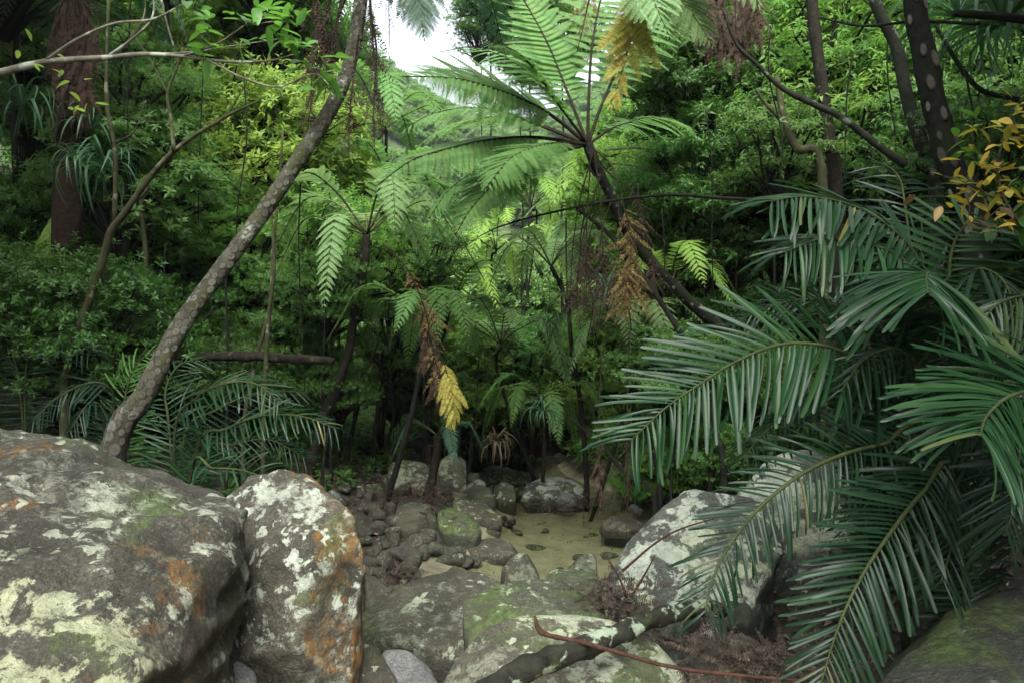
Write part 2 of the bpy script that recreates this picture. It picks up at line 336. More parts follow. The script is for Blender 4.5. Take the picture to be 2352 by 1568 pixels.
# ------------------------------------------------------------------ terrain
def sstep(a, b, x): 
    t = np.clip((x - a) / (b - a), 0, 1); return t * t * (3 - 2 * t)
EY = [-20, 3, 5, 6.5, 8, 9.5, 11, 14, 20, 40, 80, 160]
EL = [-1.3, -1.3, -0.95, -0.55, -0.35, -0.5, -1.2, -1.8, -2.0, -2.5, -4, -5]
ER = [1.1, 1.15, 1.3, 1.75, 1.95, 1.9, 1.0, 0.6, 1.2, 2.5, 4, 5]
def H(x, y):
    x = np.asarray(x, float); y = np.asarray(y, float)
    el = np.interp(y, EY, EL); er = np.interp(y, EY, ER)
    dl = np.maximum(0, el - x); dr = np.maximum(0, x - er)
    left = 0.13 * np.minimum(dl, 1.2) + 0.42 * np.maximum(0, dl - 1.2) + 0.22 * np.maximum(0, dl - 4)
    right = 0.55 * np.minimum(dr, 3) + 0.7 * np.maximum(0, dr - 3)
    inside = (x > el) & (x < er); mid = np.clip(np.minimum(x - el, er - x), 0, 0.6)
    bed = -0.42 * mid
    z = 0.03 + left + right + bed
    z = z + 0.17 * np.clip(y - 13.2, 0, 12) + 0.08 * np.maximum(0, y - 25.2)
    z = z + 0.36 * np.maximum(0, y - 48) * sstep(48, 70, y) 
    z = np.where(z > 60, 60 + 0.1 * (z - 60), z)
    w = np.clip((dl + dr) * 0.6, 0.15, 1)
    z = z + w * (0.10 * np.sin(1.7 * x + 0.6 * y) * np.cos(1.3 * y - 0.5 * x) + 0.05 * np.sin(4.1 * x + 1.0) * np.sin(3.7 * y))
    return z
def Hf(x, y): return float(H(x, y))

def make_ground():
    u = np.linspace(-1, 1, 261); xs = np.sign(u) * (np.abs(u) * 6 + np.abs(u) ** 3.2 * 104)
    v = np.linspace(0, 1, 261); ys = -14 + 14 * v * 2.2 + np.maximum(0, v - 0.3) ** 2.6 * 420
    X, Y = np.meshgrid(xs, ys); Z = H(X, Y)
    V = np.stack([X, Y, Z], -1).reshape(-1, 3); n = len(xs); F = []
    idx = np.arange(len(V)).reshape(len(ys), n)
    a, b, c, d = idx[:-1, :-1].ravel(), idx[:-1, 1:].ravel(), idx[1:, 1:].ravel(), idx[1:, :-1].ravel()
    F = np.vstack([np.stack([a, b, c], 1), np.stack([a, c, d], 1)])
    m, nt, out = newmat('forest_floor'); nn = N(nt); tc = nn('TexCoord'); vv = tc.outputs['Object']
    soil = nn.ramp(nn.noise(vv, 6, 10, 0.7), [(0.3, (0.016, 0.012, 0.008)), (0.55, (0.036, 0.028, 0.018)), (0.75, (0.065, 0.052, 0.034))])
    soil = nn.mix(nn.ramp(nn.noise(vv, 1.3, 5), [(0.45, 0.0), (0.65, 0.7)]), soil, (0.03, 0.045, 0.015))
    sand = nn.ramp(nn.noise(vv, 5, 8, 0.65), [(0.3, (0.26, 0.24, 0.14)), (0.55, (0.38, 0.355, 0.225)), (0.75, (0.47, 0.44, 0.30))])
    sep = nn('SeparateXYZ'); nn.l(vv, sep.inputs[0])
    f = nn.ramp(nn.math('ADD', sep.outputs['Z'], nn.math('MULTIPLY', nn.noise(vv, 3, 5), 0.12)), [(0.06, 1.0), (0.16, 0.0)])
    soil = nn.mix(nn.ramp(nn.math('DIVIDE', sep.outputs['Y'], 60.0), [(0.25, 0.0), (0.6, 0.9)]), soil, nn.ramp(nn.noise(vv, 1.5, 6), [(0.35, (0.03, 0.055, 0.014)), (0.65, (0.07, 0.115, 0.03))]))
    b = nn('BsdfPrincipled'); nn.l(nn.mix(f, soil, sand), b.inputs['Base Color']); b.inputs['Roughness'].default_value = 0.95
    bp = nn('Bump'); bp.inputs['Distance'].default_value = 0.06; nn.l(nn.noise(vv, 18, 8, 0.7), bp.inputs['Height']); nn.l(bp.outputs[0], b.inputs['Normal'])
    nn.l(b.outputs[0], out.inputs[0])
    tag(link('ground', mesh_np('ground', V, F, True, m)), kind='structure')
make_ground()

def make_water():
    xs = np.linspace(-2.2, 2.4, 56); ys = np.linspace(2.2, 13.8, 130)
    X, Y = np.meshgrid(xs, ys)
    Z = np.zeros_like(X) + 0.004 * np.sin(9 * X + 3 * Y) * np.sin(7 * Y - 4 * X)
    V = np.stack([X, Y, Z], -1).reshape(-1, 3); idx = np.arange(len(V)).reshape(X.shape)
    a, b, c, d = idx[:-1, :-1].ravel(), idx[:-1, 1:].ravel(), idx[1:, 1:].ravel(), idx[1:, :-1].ravel()
    m, nt, out = newmat('stream_water'); n = N(nt); tc = n('TexCoord'); v = tc.outputs['Object']
    tr = n('BsdfTransparent'); tr.inputs[0].default_value = (0.95, 0.98, 0.88, 1)
    gl = n('BsdfGlossy'); gl.inputs['Roughness'].default_value = 0.04
    fr = n('Fresnel'); fr.inputs['IOR'].default_value = 1.33
    bp = n('Bump'); bp.inputs['Strength'].default_value = 0.5; bp.inputs['Distance'].default_value = 0.06
    mp = n('Mapping'); mp.inputs['Scale'].default_value = (1, 1.6, 1); n.l(v, mp.inputs[0])
    calm = n.noise(mp.outputs[0], 5, 4, 0.5); rip = n.noise(mp.outputs[0], 22, 5, 0.6, 0.6)
    sep = n('SeparateXYZ'); n.l(v, sep.inputs[0])
    rm = n.ramp(n.math('DIVIDE', sep.outputs['Y'], 10.0), [(0.62, 1.0), (0.72, 0.12)])     # riffle at the pool's near lip
    n.l(n.math('ADD', n.math('MULTIPLY', calm, 0.25), n.math('MULTIPLY', rip, n.math('MULTIPLY', rm, 0.8))), bp.inputs['Height'])
    n.l(bp.outputs[0], gl.inputs['Normal']); n.l(bp.outputs[0], fr.inputs['Normal'])
    mx = n('MixShader'); n.l(fr.outputs[0], mx.inputs[0]); n.l(tr.outputs[0], mx.inputs[1]); n.l(gl.outputs[0], mx.inputs[2]); n.l(mx.outputs[0], out.inputs[0])
    tag(link('stream_water', mesh_np('stream_water', V, np.vstack([np.stack([a, b, c], 1), np.stack([a, c, d], 1)]), True, m)), kind='structure')
make_water()

# ------------------------------------------------------------------ rocks
def boulder_mesh(name, pts, voxel, smooth_it=6, amp=0.05, freq=1.4, seed=0, strata=0.0):
    bm = bmesh.new()
    for p in pts: bm.verts.new(p)
    r = bmesh.ops.convex_hull(bm, input=bm.verts[:])
    bmesh.ops.delete(bm, geom=[e for e in set(r['geom_interior'] + r['geom_unused']) if isinstance(e, bmesh.types.BMVert)], context='VERTS')
    bmesh.ops.recalc_face_normals(bm, faces=bm.faces[:])
    me = bpy.data.meshes.new(name + '_hull'); bm.to_mesh(me); bm.free()
    o = bpy.data.objects.new('tmp', me); COL.objects.link(o)
    md = o.modifiers.new('r', 'REMESH'); md.mode = 'VOXEL'; md.voxel_size = voxel
    sm = o.modifiers.new('s', 'SMOOTH'); sm.iterations = smooth_it; sm.factor = 0.5
    dg = bpy.context.evaluated_depsgraph_get()
    m2 = bpy.data.meshes.new_from_object(o.evaluated_get(dg)); m2.name = name
    bpy.data.objects.remove(o); bpy.data.meshes.remove(me)
    nv = len(m2.vertices); co = np.empty(nv * 3, np.float32); m2.vertices.foreach_get('co', co); co = co.reshape(-1, 3)
    no = np.empty(nv * 3, np.float32); m2.vertices.foreach_get('normal', no); no = no.reshape(-1, 3)
    d = np.empty(nv)
    sv = Vector((seed * 3.1, seed * 1.7, seed * 5.3))
    for i in range(nv):
        q = Vector(co[i].tolist()) * freq + sv
        a = noise.noise(q) * 1.0 + noise.noise(q * 2.3) * 0.5 + noise.noise(q * 5.1) * 0.28 + noise.noise(q * 11.0) * 0.15 + noise.noise(q * 23.0) * 0.07
        r_ = 1 - abs(noise.noise(q * 1.6 + Vector((9, 2, 4)))) * 2
        a += 0.35 * max(0, r_ - 0.55)
        if strata:
            w = (q.z * 1.5 + q.x * 0.5 + q.y * 0.3 + 0.7 * noise.noise(q * 0.9)) * 2.1
            a += strata * (abs((w % 1.0) - 0.5) * 2 - 0.5) * (0.6 + noise.noise(q * 1.3 + Vector((3, 3, 3))))
        d[i] = a
    co = co + no * (d * amp)[:, None]
    m2.vertices.foreach_set('co', co.astype(np.float32).ravel()); m2.polygons.foreach_set('use_smooth', np.ones(len(m2.polygons), bool)); m2.update()
    return m2

def rock(name, label, sil, depth, mat, voxel=0.035, smooth=6, amp=0.05, freq=1.6, seed=0, extra=(), shrink=0.8, base=-0.25, group=None, strata=0.0, cat='boulder', bulge=0.3):
    """sil: outline seen from the stream bed (px,py,Y); depth: how far the stone reaches back"""
    pts = [P(*s) for s in sil]
    c = sum(pts, Vector()) / len(pts)
    zs = [p.z for p in pts]; zt, zb = max(zs), min(zs)
    back = []
    for p in pts:
        q = c + (p - c) * 0.82; yo = q.y; q.y += depth; q.x *= q.y / yo; q.z = min(q.z, ZC + (q.z - ZC) * q.y / yo) - 0.03; back.append(q)
        q2 = c + (p - c) * 0.72; q2.y -= bulge; back.append(q2)
    foot = []
    for p in pts:
        for dy in (0.0, depth * 0.8):
            q = c + (p - c) * shrink; foot.append(Vector((q.x, q.y + dy, min(base, zb - 0.05))))
    allp = pts + back + foot + [P(*e) for e in extra]
    ctr = Vector((c.x, c.y + depth * 0.4, 0)); ctr.z = Hf(ctr.x, ctr.y)
    me = boulder_mesh(name, [p - ctr for p in allp], voxel, smooth, amp, freq, seed, strata)
    o = link(name, me, None, mat); o.location = ctr
    return tag(o, label, cat, group)

rock('slab_boulder', 'huge grey-brown boulder with white lichen and ledges filling the lower left corner',
     [(-260, 950, 3.0), (0, 978, 3.0), (120, 1003, 3.05), (240, 1038, 3.1), (400, 1082, 3.15), (510, 1124, 3.1), (566, 1176, 2.9), (548, 1262, 2.72), (505, 1385, 2.42), (462, 1495, 2.25), (420, 1640, 2.1),
      (0, 1290, 2.1), (250, 1262, 2.25), (430, 1228, 2.5), (200, 1750, 1.6), (-300, 1750, 1.5), (-400, 1300, 2.0)], 0.9, K['slab'], voxel=0.016, smooth=2, amp=0.05, freq=1.9, seed=1, shrink=0.45, strata=1.1, bulge=0.0)
rock('upright_boulder', 'tall upright boulder with an orange-lichened right edge leaning on the corner slab',
     [(515, 1150, 3.35), (575, 1098, 3.4), (640, 1080, 3.45), (700, 1096, 3.45), (762, 1138, 3.4), (812, 1192, 3.3), (834, 1255, 3.2), (832, 1340, 3.15), (822, 1450, 3.1), (806, 1570, 3.0), (796, 1680, 3.0), (520, 1680, 3.0), (480, 1460, 3.1), (600, 1300, 3.0), (720, 1290, 2.98), (690, 1500, 2.85), (560, 1500, 2.9)],
     0.55, K['upright'], voxel=0.016, smooth=3, amp=0.04, freq=2.2, seed=2, shrink=0.7, bulge=0.02)
rock('olive_boulder', 'broad olive-grey boulder with a dark wet underside in the stream bed foreground',
     [(822, 1420, 4.2), (880, 1372, 4.4), (960, 1326, 4.5), (1050, 1299, 4.6), (1112, 1310, 4.6), (1165, 1350, 4.4), (1200, 1400, 4.2), (1120, 1480, 3.85), (1040, 1515, 3.8), (900, 1470, 3.85), (830, 1480, 4.0)], 0.7, K['green'], voxel=0.025, amp=0.035, seed=3, shrink=0.7, bulge=0.05)
rock('mossy_boulder', 'mossy green blocky boulder behind the pale dome in the stream bed',
     [(1058, 1372, 3.75), (1130, 1344, 3.95), (1185, 1335, 4.0), (1235, 1350, 4.0), (1292, 1333, 4.05), (1352, 1368, 3.95), (1388, 1405, 3.8), (1375, 1450, 3.6), (1085, 1520, 3.5), (1062, 1440, 3.6)], 0.5, K['mossy'], voxel=0.022, smooth=3, amp=0.03, seed=4, bulge=0.02)
rock('pale_dome_boulder', 'rounded pale lichened dome of rock under the fallen log at the bottom',
     [(985, 1640, 2.85), (1040, 1515, 3.0), (1105, 1450, 3.1), (1200, 1408, 3.2), (1300, 1403, 3.25), (1390, 1414, 3.2), (1450, 1432, 3.1), (1510, 1475, 3.0), (1570, 1540, 2.9), (1600, 1680, 2.8), (980, 1720, 2.8), (1150, 1600, 2.75), (1400, 1600, 2.72)], 0.45, K['pale'], voxel=0.02, smooth=8, amp=0.028, seed=5, bulge=0.0)
rock('lichen_boulder', 'sloping grey boulder spotted with pale lichen at the right edge of the pool',
     [(1398, 1325, 4.3), (1430, 1270, 4.5), (1478, 1200, 4.7), (1530, 1142, 4.8), (1572, 1116, 4.85), (1650, 1130, 4.8), (1760, 1150, 4.7), (1800, 1260, 4.4), (1720, 1390, 4.1), (1640, 1398, 4.05), (1480, 1375, 4.1), (1405, 1350, 4.2)], 0.8, K['lichen'], voxel=0.025, smooth=4, amp=0.05, seed=6, shrink=0.75, strata=0.3, bulge=0.03)
rock('shaded_boulder', 'shaded grey boulder half hidden behind the drooping palm frond on the right bank',
     [(1690, 1130, 5.1), (1730, 1080, 5.2), (1790, 1038, 5.3), (1860, 1032, 5.3), (1960, 1080, 5.2), (1990, 1300, 5.0), (1690, 1300, 5.0)], 0.9, K['lichen'], voxel=0.035, amp=0.05, seed=7, bulge=0.1)
rock('brown_dome_boulder', 'small brown domed boulder with rusty fern litter on top at the bottom right',
     [(1570, 1580, 2.85), (1592, 1508, 2.95), (1640, 1462, 3.0), (1705, 1446, 3.05), (1780, 1488, 3.0), (1850, 1552, 2.9), (1870, 1680, 2.8), (1560, 1680, 2.8)], 0.4, K['brown'], voxel=0.02, amp=0.025, seed=8, bulge=0.05)
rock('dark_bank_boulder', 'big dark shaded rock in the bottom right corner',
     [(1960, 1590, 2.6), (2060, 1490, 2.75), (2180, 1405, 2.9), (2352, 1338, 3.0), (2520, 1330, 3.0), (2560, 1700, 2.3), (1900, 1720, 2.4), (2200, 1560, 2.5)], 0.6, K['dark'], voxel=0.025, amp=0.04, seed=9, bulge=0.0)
rock('wedge_stone', 'grey wedge stone jammed between the corner slab and the upright boulder',
     [(430, 1590, 2.75), (455, 1500, 2.85), (490, 1482, 2.9), (560, 1520, 2.85), (590, 1545, 2.8), (600, 1640, 2.7), (430, 1660, 2.7)], 0.3, K['grey'], voxel=0.018, smooth=3, amp=0.015, seed=10, cat='rock', bulge=0.02)
rock('pale_grey_stone', 'clean pale grey stone at the bottom edge left of the pale dome',
     [(860, 1590, 3.2), (878, 1486, 3.4), (935, 1489, 3.4), (988, 1528, 3.35), (1014, 1580, 3.2), (1010, 1650, 3.1), (860, 1650, 3.1)], 0.35, K['grey'], voxel=0.018, smooth=5, amp=0.018, seed=11, cat='rock', bulge=0.03)
rock('brown_stone', 'brown angular stone against the foot of the upright boulder',
     [(800, 1600, 3.1), (806, 1500, 3.3), (832, 1466, 3.4), (868, 1490, 3.35), (912, 1560, 3.2), (912, 1650, 3.1), (800, 1650, 3.1)], 0.3, K['brown'], voxel=0.018, smooth=3, amp=0.022, seed=12, cat='rock', bulge=0.03)
rock('russet_stone', 'russet stone beside the right shoulder of the upright boulder',
     [(832, 1400, 4.4), (836, 1320, 4.6), (862, 1318, 4.7), (905, 1352, 4.6), (890, 1380, 4.5), (850, 1410, 4.3)], 0.4, K['brown'], voxel=0.02, smooth=4, amp=0.025, seed=13, cat='rock', bulge=0.03)
rock('upright_stream_stone', 'pointed wet stone standing alone in the riffle of the stream',
     [(1152, 1305, 6.15), (1170, 1285, 6.2), (1192, 1268, 6.25), (1212, 1272, 6.2), (1236, 1310, 6.1), (1243, 1335, 6.05), (1200, 1345, 6.0), (1160, 1335, 6.05)], 0.35, K['green'], voxel=0.02, smooth=3, amp=0.02, seed=14, cat='rock', shrink=1.08, base=-.1, bulge=0.05)
rock('leaning_stream_stone', 'tilted slab stone in the stream left of the lichen-spotted boulder',
     [(1295, 1312, 6.2), (1330, 1280, 6.4), (1350, 1268, 6.45), (1368, 1275, 6.4), (1372, 1310, 6.2), (1330, 1322, 6.1)], 0.3, K['green'], voxel=0.02, smooth=2, amp=0.018, seed=15, cat='rock', shrink=1.08, base=-.1, bulge=0.02)
rock('dark_green_stone', 'low dark green stone in front of the tilted slab stone',
     [(1238, 1335, 5.5), (1265, 1312, 5.7), (1310, 1304, 5.8), (1362, 1314, 5.7), (1390, 1345, 5.3), (1370, 1370, 5.1), (1250, 1350, 5.3)], 0.35, K['mossy'], voxel=0.025, amp=0.025, seed=16, cat='rock', bulge=0.05)
rock('flat_grey_stone', 'flat grey stone on the left margin of the pool',
     [(1075, 1258, 7.1), (1090, 1236, 7.3), (1140, 1231, 7.35), (1175, 1245, 7.2), (1190, 1268, 7.05), (1130, 1278, 6.98), (1080, 1272, 7.0)], 0.3, K['brown'], voxel=0.025, amp=0.025, seed=17, cat='rock', shrink=1.08, base=-.1, bulge=0.03)
rock('dark_moss_boulder', 'dark mossy wedge-shaped boulder on the left bank of the pool',
     [(1002, 1205, 7.2), (1005, 1172, 7.4), (1030, 1162, 7.5), (1075, 1180, 7.4), (1108, 1215, 7.2), (1095, 1232, 7.1), (1020, 1232, 7.1)], 0.5, K['mossy'], voxel=0.028, smooth=3, amp=0.03, seed=18, bulge=0.05)
rock('round_moss_boulder', 'rounded mossy boulder under the foot of the dark fern trunk',
     [(902, 1190, 7.5), (912, 1160, 7.7), (950, 1150, 7.8), (992, 1160, 7.7), (1005, 1200, 7.5), (960, 1218, 7.3), (910, 1212, 7.3)], 0.5, K['green'], voxel=0.03, amp=0.03, seed=19, bulge=0.1)
rock('tan_flat_boulder', 'tan flat-topped rock shelf at the back left of the pool',
     [(1040, 1160, 8.3), (1060, 1143, 8.6), (1110, 1152, 8.6), (1150, 1178, 8.3), (1158, 1195, 8.1), (1100, 1196, 8.0), (1045, 1180, 8.1)], 0.5, K['pale'], voxel=0.03, smooth=4, amp=0.025, seed=20, bulge=0.0)
rock('fern_boulder', 'big squarish lichened boulder between the two fern trunks',
     [(890, 1105, 9.3), (898, 1065, 9.5), (925, 1055, 9.6), (975, 1062, 9.6), (1000, 1085, 9.4), (985, 1125, 9.2), (905, 1130, 9.2)], 0.7, K['pale'], voxel=0.035, smooth=4, amp=0.03, seed=21, bulge=0.05)
rock('tall_back_boulder', 'tall boulder behind the root mass at the head of the pool',
     [(1000, 1120, 9.9), (1005, 1055, 10.2), (1040, 1035, 10.3), (1070, 1055, 10.2), (1075, 1125, 9.8)], 0.7, K['pale'], voxel=0.04, amp=0.04, seed=22, bulge=0.1)
rock('pool_head_boulder', 'rounded grey boulder at the head of the pool left of centre',
     [(1068, 1150, 9.2), (1075, 1118, 9.5), (1100, 1108, 9.6), (1132, 1122, 9.4), (1142, 1155, 9.1), (1100, 1165, 9.0)], 0.5, K['green'], voxel=0.035, amp=0.03, seed=23, bulge=0.05)
rock('round_pool_boulder', 'round olive boulder beside the driftwood at the head of the pool',
     [(1128, 1140, 9.5), (1135, 1112, 9.7), (1160, 1103, 9.8), (1185, 1115, 9.7), (1190, 1145, 9.4), (1150, 1158, 9.3)], 0.5, K['green'], voxel=0.035, amp=0.025, seed=24, bulge=0.05)
rock('ridge_boulder', 'long low boulder with a pale lichen cap far back in the stream bed',
     [(1090, 1108, 11.5), (1100, 1078, 11.8), (1135, 1066, 12), (1190, 1080, 11.9), (1230, 1095, 11.7), (1225, 1115, 11.3)], 0.8, K['lichen'], voxel=0.045, amp=0.05, seed=25, bulge=0.1)
rock('central_pool_boulder', 'wide grey-green boulder at the back of the pool beneath the hanging fern',
     [(1195, 1150, 9.6), (1210, 1112, 9.9), (1250, 1092, 10.1), (1300, 1098, 10.1), (1345, 1120, 9.9), (1350, 1150, 9.6)], 0.8, K['lichen'], voxel=0.04, amp=0.04, seed=26, bulge=0.1)
rock('upper_back_boulder', 'rounded lichened boulder up the far right bank of the pool',
     [(1308, 1100, 11.2), (1318, 1068, 11.5), (1345, 1056, 11.6), (1378, 1072, 11.4), (1390, 1110, 11.1)], 0.7, K['lichen'], voxel=0.045, amp=0.04, seed=27, bulge=0.1)
rock('small_back_boulder', 'mossy boulder at the far right end of the pool under dark stems',
     [(1435, 1115, 10.6), (1445, 1078, 10.9), (1475, 1068, 11), (1498, 1090, 10.8), (1500, 1125, 10.4)], 0.5, K['green'], voxel=0.045, amp=0.03, seed=28, bulge=0.1)
rock('waterline_stone', 'low wet stone at the right waterline of the pool',
     [(1385, 1200, 8.0), (1400, 1186, 8.2), (1450, 1183, 8.3), (1480, 1200, 8.0), (1440, 1212, 7.9)], 0.4, K['brown'], voxel=0.035, amp=0.02, seed=29, cat='rock', shrink=1.08, base=-.1, bulge=0.05)
rock('upstream_boulder', 'pale boulder far up the stream bed behind the ridge boulder', [(1120, 1070, 13.0), (1130, 1040, 13.2), (1165, 1030, 13.3), (1200, 1045, 13.2), (1210, 1075, 12.9)], .7, K['pale'], voxel=.06, amp=.05, seed=41, bulge=.1)
rock('upstream_boulder', 'rounded boulder far up the stream bed left of the hanging fern', [(1215, 1085, 12.6), (1222, 1050, 12.8), (1255, 1040, 12.9), (1290, 1060, 12.7), (1300, 1090, 12.5)], .7, K['lichen'], voxel=.06, amp=.05, seed=42, bulge=.1)
rock('upstream_boulder', 'grey boulder far up the stream bed right of the hanging fern', [(1290, 1075, 13.2), (1300, 1045, 13.4), (1330, 1032, 13.5), (1360, 1050, 13.3), (1365, 1080, 13.0)], .7, K['pale'], voxel=.06, amp=.05, seed=43, bulge=.1)
rock('upstream_boulder', 'flat pale rock at the far left of the upstream bed', [(1040, 1085, 12.4), (1050, 1060, 12.6), (1090, 1050, 12.7), (1110, 1070, 12.5), (1115, 1090, 12.2)], .6, K['lichen'], voxel=.06, amp=.05, seed=44, bulge=.1)
rock('earthy_outcrop', 'tan earthy rock face on the far bank behind the pool',
     [(1330, 1060, 12.6), (1345, 960, 13.2), (1400, 930, 13.4), (1470, 950, 13.3), (1500, 1060, 12.6)], 1.2, K['pale'], voxel=0.07, amp=0.12, seed=30, cat='rock', bulge=0.2)

stone_meshes = []
for s in range(9):
    r_ = random.Random(s + 50); pts = []
    for k in range(14):
        v = Vector((r_.gauss(0, 1), r_.gauss(0, 1), r_.gauss(0, 1))).normalized()
        pts.append(Vector((v.x * 0.5, v.y * 0.42, v.z * r_.uniform(0.28, 0.4))))
    stone_meshes.append(boulder_mesh('stone_%d' % s, pts, 0.07, 2, 0.045, 2.2, s + 60))
for m_ in stone_meshes: m_.materials.append(K['cobble'])
stone_spots = []
def stone(px, py, Y, wpx, label, group, mat='cobble', lift=0.0, hs=1.0, name='stone'):
    p = P(px, py, Y); s = wpx / FPX * Y
    me = random.choice(stone_meshes)
    o = link(name, me, None, K[mat]); o.location = p
    o.rotation_euler = (random.uniform(-.35, .35), random.uniform(-.35, .35), random.uniform(0, 6.28)); o.scale = (s * random.uniform(.9, 1.1), s * random.uniform(.85, 1.15), s * random.uniform(.85, 1.25) * hs)
    return tag(o, label, 'stone', group)
big = [(960, 1248, 6.9, 82, 'rounded tan cobble in the middle of the stone heap', 'brown'), (1030, 1287, 6.7, 80, 'smooth grey-green boulder stone at the waterline of the stone heap', 'green'), (905, 1222, 7.2, 52, 'pale squarish stone at the back of the stone heap', 'pale'),
       (1000, 1262, 6.8, 62, 'flat olive stone beside the rounded tan cobble', 'green'), (1060, 1222, 7.3, 88, 'long dark low stone below the dark mossy boulder', 'brown'), (945, 1300, 6.2, 75, 'stained brown stone at the front of the stone heap', 'brown'), (880, 1290, 6.3, 58, 'brown cobble at the left front of the stone heap', 'brown'),
       (915, 1270, 6.6, 62, 'grey-brown stone left of the rounded tan cobble', 'cobble'), (860, 1130, 8.6, 60, 'greyish boulder stone left of the dark fern trunk foot', 'green'), (820, 1140, 8.4, 66, 'mottled stone between shrub and fern trunk on the left bank', 'lichen'), (770, 1150, 7.6, 72, 'pale lichened stone behind the right shoulder of the upright boulder', 'lichen'),
       (870, 1100, 9.6, 50, 'small grey boulder in the shade left of the squarish boulder', 'green'), (800, 1090, 10, 60, 'shaded boulder at the foot of the left slope', 'dark'), (850, 1075, 10.5, 60, 'dim mossy boulder in the shade of the fern trunks', 'green'), (1400, 1105, 10.8, 46, 'grey stone on the far right bank under a dark stem', 'grey'),
       (1440, 1135, 9.6, 44, 'pale stone beyond the waterline stone', 'grey'), (1300, 1150, 9.4, 60, 'low stone in the shallows at the back of the pool', 'grey'), (1460, 1170, 8.8, 40, 'grey stone at the right end of the pool', 'grey'), (840, 1200, 7.4, 56, 'dark stone behind the orange edge of the upright boulder', 'dark'), (1085, 1100, 10.6, 50, 'rounded stone beside the tall boulder', 'green'),
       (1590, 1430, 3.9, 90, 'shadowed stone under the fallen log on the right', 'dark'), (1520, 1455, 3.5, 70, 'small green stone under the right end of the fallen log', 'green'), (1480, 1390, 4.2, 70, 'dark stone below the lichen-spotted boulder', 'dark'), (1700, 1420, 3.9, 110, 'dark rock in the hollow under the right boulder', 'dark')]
for (px, py, Y, w, lab, mt) in big: stone(px, py, Y, w, lab, None, mt)
r_ = random.Random(11); cnt = 0
while cnt < 200:
    y = r_.uniform(5.0, 9.2); x = r_.uniform(-2.3, 0.2)
    el = float(np.interp(y, EY, EL))
    if x > el + 0.35: continue
    z = Hf(x, y); s = r_.choice([0.1, 0.14, 0.17, 0.22, 0.28]) * r_.uniform(0.8, 1.2)
    o = link('cobble', r_.choice(stone_meshes), None, K[r_.choice(['cobble', 'cobble', 'brown', 'green'])]); o.location = (x, y, z + s * 0.18)
    o.rotation_euler = (r_.uniform(-.4, .4), r_.uniform(-.4, .4), r_.uniform(0, 6.28)); o.scale = (s, s * r_.uniform(.8, 1.2), s * r_.uniform(.9, 1.3))
    tag(o, 'small weathered cobble in the stone heap left of the pool', 'stone', 'cobbles heaped left of the pool'); cnt += 1
cnt = 0
while cnt < 55:
    y = r_.uniform(9.0, 14); x = r_.uniform(-2.6, 2.6); z = Hf(x, y); s = r_.uniform(0.18, 0.5)
    if -0.5 < x < 1.8 and y < 9.5: continue
    o = link('bank_stone', r_.choice(stone_meshes), None, K[r_.choice(['cobble', 'green', 'pale', 'lichen'])]); o.location = (x, y, z + s * 0.15)
    o.rotation_euler = (r_.uniform(-.3, .3), r_.uniform(-.3, .3), r_.uniform(0, 6.28)); o.scale = (s, s, s * 1.1)
    tag(o, 'mossy stone strewn over the far bank behind the pool', 'stone', 'stones strewn behind the pool'); cnt += 1
cnt = 0
while cnt < 24:
    y = r_.uniform(3.4, 6); x = r_.uniform(-1.0, 1.2); z = Hf(x, y); s = r_.uniform(0.14, 0.3)
    o = link('bed_stone', r_.choice(stone_meshes), None, K[r_.choice(['dark', 'brown', 'green'])]); o.location = (x, y, z + s * 0.1)
    o.rotation_euler = (r_.uniform(-.3, .3), r_.uniform(-.3, .3), r_.uniform(0, 6.28)); o.scale = (s, s, s * 1.1)
    tag(o, 'dark stone in the gaps between the foreground boulders', 'stone', 'stones wedged between the boulders'); cnt += 1

for i, (px, py, Yw, w) in enumerate([(1225, 1215, 8.0, 50), (1330, 1235, 7.6, 44), (1180, 1196, 8.4, 40), (1290, 1262, 7.2, 36), (1400, 1225, 7.7, 48), (1130, 1215, 7.9, 44), (1360, 1190, 8.5, 40), (1250, 1180, 8.7, 34)]):
    p = P(px, py, Yw); o = link('pool_stone', stone_meshes[i], None, K['pale']); o.location = (p.x, Yw, Hf(p.x, Yw) - .01); q = w / FPX * Yw; o.scale = (q * 1.3, q * 1.2, q * .8); o.rotation_euler = (0, 0, i * 1.1)
    tag(o, 'sunken pale stone on the sandy bottom of the pool', 'stone', 'stones sunk in the pool')
# ------------------------------------------------------------------ leaf templates
def leaf_T(w=0.34, droop=0.12, fold=0.06, hi=False):
    if not hi:
        T = np.array([(0, 0, 0), (-w / 2, .42, fold), (0, .48, 0), (w / 2, .42, fold), (0, 1, -droop)])
        F = np.array([(0, 2, 1), (0, 3, 2), (1, 2, 4), (2, 3, 4)])
    else:
        ys = [0, .12, .3, .52, .75, .92, 1.0]; ws = [.04, .55, .92, 1, .72, .3, 0]
        T, F = [], []
        for i, (y, q) in enumerate(zip(ys, ws)):
            z = -droop * y * y
            T += [(-w / 2 * q, y, z + fold * q), (0, y, z), (w / 2 * q, y, z + fold * q)]
        for i in range(len(ys) - 1):
            for k in (0, 1):
                a, b, c, d = i * 3 + k, i * 3 + k + 1, i * 3 + k + 4, i * 3 + k + 3
                F += [(a, b, c), (a, c, d)]
        T, F = np.array(T), np.array(F)
    return T, F

